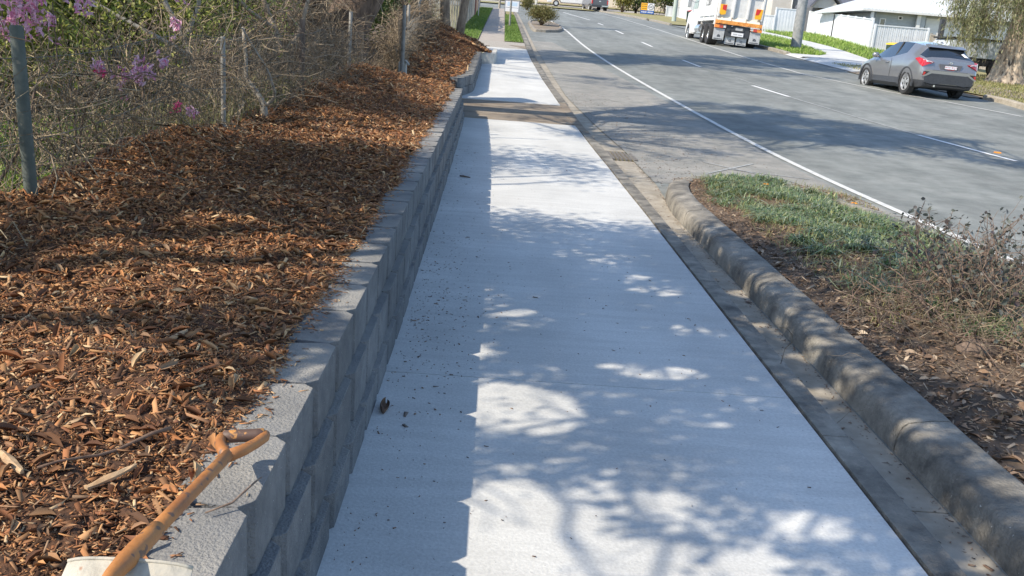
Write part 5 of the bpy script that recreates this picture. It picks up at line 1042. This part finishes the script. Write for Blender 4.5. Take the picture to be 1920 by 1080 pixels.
def house_c():
    g = tzf(66); h = empty('house', (25, 66, g), 'white roofed grey weatherboard house with a garage behind the white fence', 'house'); lw = lambda mb: mb
    ze = 4.98-g
    mb = MB(); mb.box(1.0, 3.9, 0, 9, -.1, ze); boards(mb, 1.0, 3.9, 0, .1, ze-.05); mb.box(3.9, 4.35, -.4, 0, -.1, ze); mb.box(4.35, 12, .0, 9, -.1, ze); mb.build('wall', M_weather, h)
    mb = MB(); hip_roof(mb, .3, 12.5, -.3, 9.3, ze+.15, ze+2.4, ribs=.25, over=.45); mb.build('roof', M_roofw, h)
    mb = MB(); mb.box(-.28, 13, -.80, -.74, ze+.0, ze+.13); mb.tube([(.6, -.6, ze), (.6, -.6, -.1)], .0001, 4); mb.build('gutter', M_paintw, h)
    mb = MB(); mb.box(.45, .62, -.6, -.42, -.1, ze); mb.build('porch_post', M_paintw, h); mb = MB(); mb.box(3.75, 4.0, -.46, -.3, -.1, ze); mb.build('porch_post', M_paintw, h)
    window(h, 1.35, 1.65, -.03, .5, ze-.45)
    mb = MB(); mb.box(2.55, 2.62+.25, -.07, -.02, ze-.42, ze-.16); mb.build('vent', M_paintw, h); mb = MB(); mb.box(2.63, 2.79, -.09, -.07, ze-.36, ze-.22); mb.build('vent_hole', M_black, h)
    mb = MB(); mb.box(4.55, 11.0, -.05, -.004, -.05, ze-.3)
    for k in range(5): mb.box(4.55, 11.0, -.075, -.05, .05+k*.42, .42+k*.42)
    mb.build('garage_door', M_wwall, h); mb = MB(); mb.box(5.8, 8.2, -.12, -.076, ze-.62, ze-.50); mb.build('sign_strip', M_grey, h)
    mb = MB(); mb.box(3.0, 3.6, -.16, -.03, .75, 1.25); mb.build('meter_box', M_paintw, h)
house_c()
def house_b():
    g = tzf(85); h = empty('house', (28, 85, g), 'dark roofed slate coloured house with timber porch posts', 'house'); ze = 6.15-g
    mb = MB(); mb.box(.8, 13, 2, 9, -.1, ze); mb.box(3.6, 5.0, 0, 2, -.1, ze); boards(mb, 3.6, 5.0, 0, .1, ze-.1, .25); mb.box(5.0, 13, .9, 2, -.1, ze); mb.build('wall', M_dwall, h)
    mb = MB(); mb.prism([(-.6, ze-.1), (-.6, ze+.15), (4.5, ze+3.2), (9.6, ze+.1), (9.6, ze-.1), (4.5, ze+2.9)], 0, .9, 14); mb.build('roof', M_roofd, h, bevel=.01)
    mb = MB(); mb.prism([(-1.0, ze-.35), (-1.0, ze-.15), (.5, ze+1.6), (2.2, ze-.1), (2.2, ze-.3), (.5, ze+1.3)], 1, -1.2, 3); mb.build('gable_roof', M_roofd, h); mb = MB(); mb.prism([(-.7, ze-.3), (.5, ze+1.25), (1.9, ze-.3)], 1, -.7, -.6); mb.build('gable_end', M_beige, h)
    for x in (.9, 2.1):
        mb = MB(); mb.box(x-.11, x+.11, -.5, -.28, -.1, ze-.1); mb.build('porch_post', mat('timber_red_%d' % int(x*10), (.30, .09, .045), (.40, .14, .07), rough=.7, scale=5), h)
    window(h, 2.6, 3.4, 1.98, 1.0, ze-.6); window(h, 4.0, 4.4, -.03, .6, ze-.8); window(h, 1.1, 1.9, 1.98, .4, ze-.5)
house_b()
def house_a():
    g = tzf(90); h = empty('house', (24.5, 90, g), 'beige two storey house with a grey brick end behind the concrete pole', 'house')
    mb = MB(); mb.box(.9, 2.8, 0, 10, -.1, 5.4); mb.build('wall', M_beige, h); mb = MB(); mb.box(2.8, 6.2, .5, 10, -.1, 5.4); mb.build('brick_wall', mat('grey_brick', (.28, .28, .28), (.38, .38, .38), rough=.9, scale=14), h)
    mb = MB(); hip_roof(mb, .9, 6.2, 0, 10, 5.55, 7.2, over=.4); mb.build('roof', M_roofd, h); mb = MB(); mb.tube([(2.75, -.06, 0), (2.75, -.06, 5.4)], .06, 6); mb.build('downpipe', M_paintw, h)
    window(h, 1.7, 2.1, -.01, .9, 1.75); window(h, 2.2, 2.4, -.01, .9, 1.75); window(h, 1.2, 2.2, -.01, 3.4, 4.6); window(h, 3.6, 4.8, .49, 3.4, 4.6)
    mb = MB(); mb.box(-6.2, .88, 3, 9, -.1, 3.0); mb.build('garage_wall', M_wwall, h); mb = MB(); mb.box(-6.5, .9, 2.7, 9.3, 3.0, 3.25); mb.build('garage_roof', M_roofw, h)
    mb = MB(); mb.box(-1.8, .5, 2.95, 3.0, 0, 2.3); [mb.box(-1.8, .5, 2.93, 2.95, .05+k*.45, .45+k*.45) for k in range(5)]; mb.build('garage_door', M_beige, h)
house_a()
def house_d(x, y, w_, lab, wallm, roofm):
    g = tzf(y); h = empty('house', (x, y, g), lab, 'house'); mb = MB(); mb.box(0, w_, 0, 9, -.1, 3.2); boards(mb, 0, w_, 0, .2, 3.15, .3); mb.build('wall', wallm, h); mb = MB(); hip_roof(mb, 0, w_, 0, 9, 3.35, 5.4, over=.5); mb.build('roof', roofm, h)
    for k in range(int(w_/2.2)): window(h, .7+k*2.2, 1.5+k*2.2, -.03, .9, 2.3)
    mb = MB(); mb.box(-.3, -.1, -1.3, -1.1, -.1, 3.2); mb.box(w_*.5, w_*.5+.2, -1.3, -1.1, -.1, 3.2); mb.build('veranda_post', M_paintw, h)
house_d(19.6, 106, 9, 'white weatherboard house behind the slim pole and the red lidded bin', M_wwall, M_roofw)
house_d(31, 112, 11, 'white house glimpsed beyond the beige house', M_wwall, M_roofd)
house_d(42, 74, 12, 'pale house at the far right behind the weeping tree', M_weather, M_roofw)
panel_fence('low white front fence of the white weatherboard house', [(17.2, 100.5), (19.2, 100.5), (21.5, 98.5)], 1.1, pitch=.2, solid=True)

# ================================================================ right side trees and hedges
M_weep = leafmat('willow_like_leaf', [(.16, .19, .08), (.26, .28, .13), (.36, .36, .20), (.12, .15, .06), (.42, .40, .26)], trans=.3)
M_paper = mat('paperbark', (.20, .15, .11), (.52, .43, .33), rough=.95, scale=5, bump=1, bscale=18, stretch=(1.6, 1.6, .3), coord='pos', spots=((.07, .055, .045), .60), sscale=6)
def weeping():
    b_ = (19.75, 36.2, tzf(36)+.02); r_ = empty('weeping_tree', b_, 'thick flaky barked street tree with weeping foliage above the silver car', 'tree'); rg = random.Random(8); rn = np.random.default_rng(8)
    rows = []
    for z, rr, ox in [(-.1, .86, -.0), (.12, .68, .02), (.35, .57, .04), (.8, .47, .06), (1.3, .45, .10), (1.9, .42, .2), (2.6, .42, .3), (3.4, .40, .4), (4.4, .34, .5)]:
        rows.append([(ox+rr*(1+.10*math.sin(5*a+z)+.05*math.sin(11*a-z*3))*math.cos(a), rr*(1+.10*math.sin(5*a+z)+.05*math.sin(11*a-z*3))*math.sin(a), z) for a in np.linspace(0, 2*math.pi, 41)])
    mb = MB(); mb.grid(rows); mb.build('trunk', M_paper, r_, smooth=True)
    mb = MB(); tips = []
    for k in range(16):
        a = k*2*math.pi/16+rg.uniform(-.2, .2); L = rg.uniform(2.0, 4.2); e = (.4+L*math.cos(a), L*math.sin(a)*.9, rg.uniform(3.4, 5.6)); P = wob((.35, 0, rg.uniform(2.2, 4.3)), e, 7, .10, rg); mb.tube(P, np.linspace(.13, .02, 7), 7); tips += list(P[3:])
    LP, AZ = [], []
    tips = np.array(tips)
    for k in range(1000):
        t_ = tips[rn.integers(len(tips))]+rn.normal(0, .35, 3); L = rn.uniform(.8, 2.3); n = 6; q = [t_]
        dx = rn.normal(0, .25, 2)
        for s in range(n): q.append(q[-1]+np.array([dx[0]/n, dx[1]/n, -L/n]))
        if q[-1][2] < 1.35: continue
        mb.tube(q, .004, 3, cap=False)
        for s in range(22): f = rn.uniform(0, n-.01); i = int(f); LP.append(q[i]+(q[i+1]-q[i])*(f-i)+rn.normal(0, .05, 3))
    # a trailing curtain on the street side
    for k in range(130):
        x0, y0 = rn.uniform(-2.6, -1.2), rn.uniform(-1.5, .4); z0 = rn.uniform(2.2, 3.2); L = rn.uniform(.6, 1.3+.6*(x0 > -2.2)); q = [np.array([x0, y0, z0])]
        for s in range(6): q.append(q[-1]+np.array([rn.normal(0, .03), 0, -L/6]))
        mb.tube(q, .004, 3, cap=False)
        for s in range(20): f = rn.uniform(0, 5.99); i = int(f); LP.append(q[i]+(q[i+1]-q[i])*(f-i)+rn.normal(0, .05, 3))
    mb.build('limbs', M_bark, r_, smooth=True, fix=False)
    P = np.array(LP); leaves('crown', P, rn.uniform(.10, .19, len(P)), .032, M_weep, r_, tilt=.8, droop=1.2)
weeping()
def groundbush(label, x, y, r_, leaf, seed, n=2600, size=.12, name='round_bush', cat='bush', group=None, h=0): return bush(label, (x, y, tzf(y)+r_[2]+h), r_, n, size, .5, leaf, seed, group, name, cat, clumps=46, hollow=.45, cl_sd=.24)
M_clip = leafmat('clipped_leaf', [(.10, .10, .03), (.18, .17, .05), (.26, .23, .09), (.12, .13, .04), (.30, .24, .12)], trans=.15)
groundbush('rounded olive bush on the small far island beside the white edge line', 2.25, 55, (.72, .7, .55), M_clip, 71, n=7000, size=.075, h=.06)
groundbush('smaller dark clipped bush beyond the property board', 1.95, 81, (.52, .6, .5), M_clip, 72, n=3000, size=.09, h=.1)
HG = 'bushes on the verge at the far right of the road'
for i, (x, y, rr, lf, lab) in enumerate([(12.9, 103.5, (1.0, 1.2, 1.3), M_olive, 'brownish bush just right of the dark pickup'), (14.6, 105, (1.5, 1.4, 1.6), M_dgreen, 'densest dark green bush left of the yellow sign'), (16.6, 108, (1.5, 1.6, 1.9), M_lgreen, 'light green bush behind the yellow sign'), (18.6, 108.5, (1.3, 1.6, 1.8), M_dgreen, 'dark bush right behind the blue panel sign')]): groundbush(lab, x, y, rr, lf, 80+i, n=3200, size=.2, group=HG)
for i, (x, y, rr, lab) in enumerate([(34, 100, (4, 3, 4.5), 'tall tree mass behind the dark roofed house'), (48, 95, (5, 4, 5.5), 'tall tree mass behind the white roofed house'), (58, 78, (5, 5, 5.5), 'tree mass at the far right beyond the pale house'), (24, 128, (5, 3, 4), 'tree mass beyond the far timber fence'), (40, 125, (6, 4, 5), 'tree mass on the skyline between the houses')]): groundbush(lab, x, y, rr, M_dgreen, 90+i, n=5000, size=.5, name='distant_tree', cat='tree')
# slim pale saplings at the far end
stick_tree('pale_sapling', 'forked white barked sapling behind the round island bush', (3.3, 99.8, tzf(99.8)), [([(3.3, 99.8, tzf(99.8)), (3.25, 99.8, tzf(99.8)+.9), (2.9, 99.8, tzf(99.8)+3.2)], .09, .05), ([(3.3, 99.8, tzf(99.8)), (3.45, 99.8, tzf(99.8)+1.0), (3.9, 99.8, tzf(99.8)+3.2)], .09, .05)], M_blockl)

# grasses of the verges
def verge_grass(label, n, xs_, y0, y1, off, m, h=(.04, .1), wd=.02, lean=.6):
    y = RNG.uniform(y0, y1, n); a, b = xs_(y); x = a+(b-a)*RNG.uniform(0, 1, n)
    tag(blades('grass', np.stack([x, y, tz(y)+off], 1), RNG.uniform(*h, n), wd, m, lean=lean), label, 'grass', kind='stuff')
M_lawn = leafmat('lawn_blade', [(.11, .19, .03), (.17, .27, .05), (.24, .33, .09)], trans=.35)
verge_grass('bright lawn strip between the old footpath and the left kerb', 9000, lambda y: (.13+0*y, path_r(y)-.05), 38.3, 68, .02, M_lawn, wd=.02)
verge_grass('shaded lawn between the paling fence and the old footpath', 9000, lambda y: (-1.95+0*y, -.98+0*y), 38.3, 80, .03, M_lawn, wd=.022)
verge_grass('lawn wedge at the foot of the second mulch bank', 1800, lambda y: (-2.2+0*y, ip([(33, -1.0), (38.2, -1.3)])(y)), 33.2, 38.2, .02, M_lawn)
verge_grass('unmown grass around the thick concrete pole', 9000, lambda y: (road_r(y)+.25, ff(y)), 45.8, 68, .05, M_grass, h=(.06, .2), wd=.03)
verge_grass('rank green grass along the foot of the white slat fence', 9000, lambda y: (fb(y)+.0, vb(y)), 46, 78, .05, M_grass, h=(.08, .3), wd=.035)
verge_grass('dry yellow grass under the thick barked tree', 16000, lambda y: (road_r(y)+.22, road_r(y)+8), 25.5, 40, .05, M_straw, h=(.04, .10), wd=.022)

# ================================================================ shovel and bits lying near the camera
sh = empty('shovel', (-.58, 1.7, .55), 'rusty orange D handled shovel propped on the wall cap', 'shovel')
M_orp = mat('worn_orange_paint', (.30, .115, .035), (.44, .19, .055), rough=.55, scale=9, spots=((.15, .08, .05), .60), sscale=34, coord='obj', bump=.2); M_rustp = mat('worn_brown_paint', (.10, .06, .045), (.50, .24, .07), rough=.6, scale=20, coord='obj', lo=.52, hi=.56); M_blade = mat('dried_cement_blade', (.34, .32, .27), (.52, .48, .40), rough=.85, scale=12, spots=((.30, .13, .06), .66), sscale=22, bump=.4, coord='obj')
def L_(p): return (p[0]+.58, p[1]-1.7, p[2]-.55)
ax0, ax1 = Vector((-.582, 1.985, .632)), Vector((-.585, 1.44, .715))
mb = MB(); mb.tube([L_(ax0.lerp(ax1, t_)) for t_ in (0, .3, .7, .86)], [.0145, .0145, .0148, .015], 18); mb.build('shaft', M_orp, sh, smooth=True)
mb = MB(); mb.tube([L_(ax0.lerp(ax1, t_)) for t_ in (.84, .93, 1.0, 1.1, 1.2, 1.3)], [.0168, .0175, .0185, .018, .014, .006], 18); mb.build('socket', M_orp, sh, smooth=True)
g0, g1 = Vector((-.628, 2.105, .618)), Vector((-.533, 2.122, .622))
mb = MB(); mb.tube([L_(g0.lerp(g1, t_)) for t_ in (-.04, 0, .2, .5, .8, 1, 1.04)], [.011, .017, .0165, .0165, .0165, .017, .011], 16); mb.build('grip', M_rustp, sh, smooth=True)
for gg, nm in ((g0, 1), (g1, 2)):
    mb = MB(); P = [ax0+Vector((0, -.012, 0)), ax0.lerp(gg, .30)+Vector(((gg-ax0).x*.22, -.004, -.002)), ax0.lerp(gg, .62)+Vector(((gg-ax0).x*.30, -.004, 0)), gg+Vector(((gg-ax0).x*.10, -.014, 0)), gg+Vector(((gg-ax0).x*.06, .004, 0))]; mb.tube([L_(p) for p in P], [.016, .0145, .013, .0135, .012], 12); mb.build('yoke', M_orp, sh, smooth=True)
rows = []
for v in np.linspace(0, 1, 12):
    y = 1.40-.30*v; row = []
    for uu in np.linspace(-1, 1, 17):
        w_ = .108+.004*v; z = .712-.15*v+.004*(1-uu*uu)-.006*(uu**6); row.append((-.583+uu*w_, y, z))
    rows.append(row)
P = np.array(rows); mb = MB(); mb.grid([[L_(p) for p in r_] for r_ in P]); mb.grid([[L_((p[0], p[1], p[2]-.003)) for p in r_] for r_ in P]); mb.add([L_(p) for p in P[0]]+[L_((p[0], p[1]+.002, p[2]-.006)) for p in P[0]], [(i, i+1, 18+i, 17+i) for i in range(16)]); mb.tube([L_((p[0], p[1]+.001, p[2]+.001)) for p in P[0]], .0035, 6); mb.build('blade', M_blade, sh, smooth=True)
def stick(label, pts, rr, m, name='stick', cat='stick', n=7):
    mb = MB(); mb.tube(pts, rr, n); return tag(mb.build(name, m, smooth=True), label, cat)
rg = random.Random(12); mz = lambda x, y: float(mulch_z(np.array(x), np.array(y)))
stick('long thin brown twig lying on the mulch behind the shovel', [(-1.03+.215*t_, 1.97+.28*t_, mz(-1.03+.215*t_, 1.97+.28*t_)+.02+.006*math.sin(t_*9)) for t_ in np.linspace(0, 1, 8)], np.linspace(.0035, .006, 8), mat('twig_bark', (.10, .06, .04), (.2, .13, .09), rough=.9, scale=30))
M_split = mat('split_wood', (.34, .21, .11), (.52, .37, .22), rough=.85, scale=10, stretch=(4, 1, 4))
def shard(label, x0, y0, x1, y1, w_):
    rn = random.Random(label); a, b = Vector((x0, y0, mz(x0, y0)+.012)), Vector((x1, y1, mz(x1, y1)+.022)); d = (b-a); L = d.length; d.normalize(); sd = d.cross(Vector((0, 0, 1))).normalized(); up = sd.cross(d)
    top, bot = [], []
    for k in range(7):
        t_ = k/6; c = a+d*L*t_; f = w_*(.35+.65*math.sin(math.pi*min(1, .12+t_*.85)))*rn.uniform(.8, 1.15); top += [c+sd*f+up*rn.uniform(.003, .006), c+sd*f*.1+up*rn.uniform(.005, .010), c-sd*f*rn.uniform(.7, 1.1)+up*rn.uniform(.002, .005)]; bot += [c+sd*f-up*.002, c-sd*f-up*.002]
    mb = MB(); n = 7; V = top+bot; F_ = []
    for k in range(n-1):
        i0, i1 = k*3, k*3+3; b0, b1 = 21+k*2, 23+k*2; F_ += [(i0, i1, i1+1, i0+1), (i0+1, i1+1, i1+2, i0+2), (i0, b0, b1, i1), (i0+2, i1+2, b1+1, b0+1), (b0, b0+1, b1+1, b1)]
    F_ += [(0, 1, 2, 22, 21), (18, 33, 34, 20, 19)]; mb.add(V, F_); return tag(mb.build('wood_offcut', M_split), label, 'wood offcut')
shard('pale split wood piece at the left edge of the mulch', -1.14, 2.02, -1.045, 1.93, .012)
shard('short tan wood offcut left of the shovel shaft', -.90, 1.93, -.83, 2.05, .012)
shard('upright pale bark strip in the middle of the near mulch', -1.04, 2.86, -1.02, 3.0, .011)
r_ = empty('curled_leaf', (-.405, 3.74, .0), 'curled dry brown leaf at the foot of the wall', 'leaf'); mb = MB(); rows = [[(.02*math.sin(a)*(1-(2*v-1)**2)**.5, (v-.5)*.12, .022-.02*math.cos(a)) for a in np.linspace(-2.2, 1.6, 9)] for v in np.linspace(.01, .99, 9)]; mb.grid(rows); mb.grid([[(p[0]*1.05, p[1], p[2]+.0012) for p in q] for q in rows]); mb.build('blade', M_split and mat('dry_leaf', (.10, .055, .03), (.22, .13, .08), rough=.7, scale=30), r_, smooth=True, fix=False)
stick('dark twig lying on the shaded path near the wall', [(-.37, 10.36, .012+tzf(10.3)), (-.33, 10.33, .016+tzf(10.3)), (-.25, 10.30, .012+tzf(10.3))], [.008, .011, .006], M_darkbark)
stick('small dead twig lying on the wall cap beside the shovel', [(-.60, 1.86, .545), (-.55, 1.90, .552), (-.52, 1.99, .56), (-.515, 2.03, .552)], [.002, .003, .0025, .0015], M_twig, 'twig', 'twig')
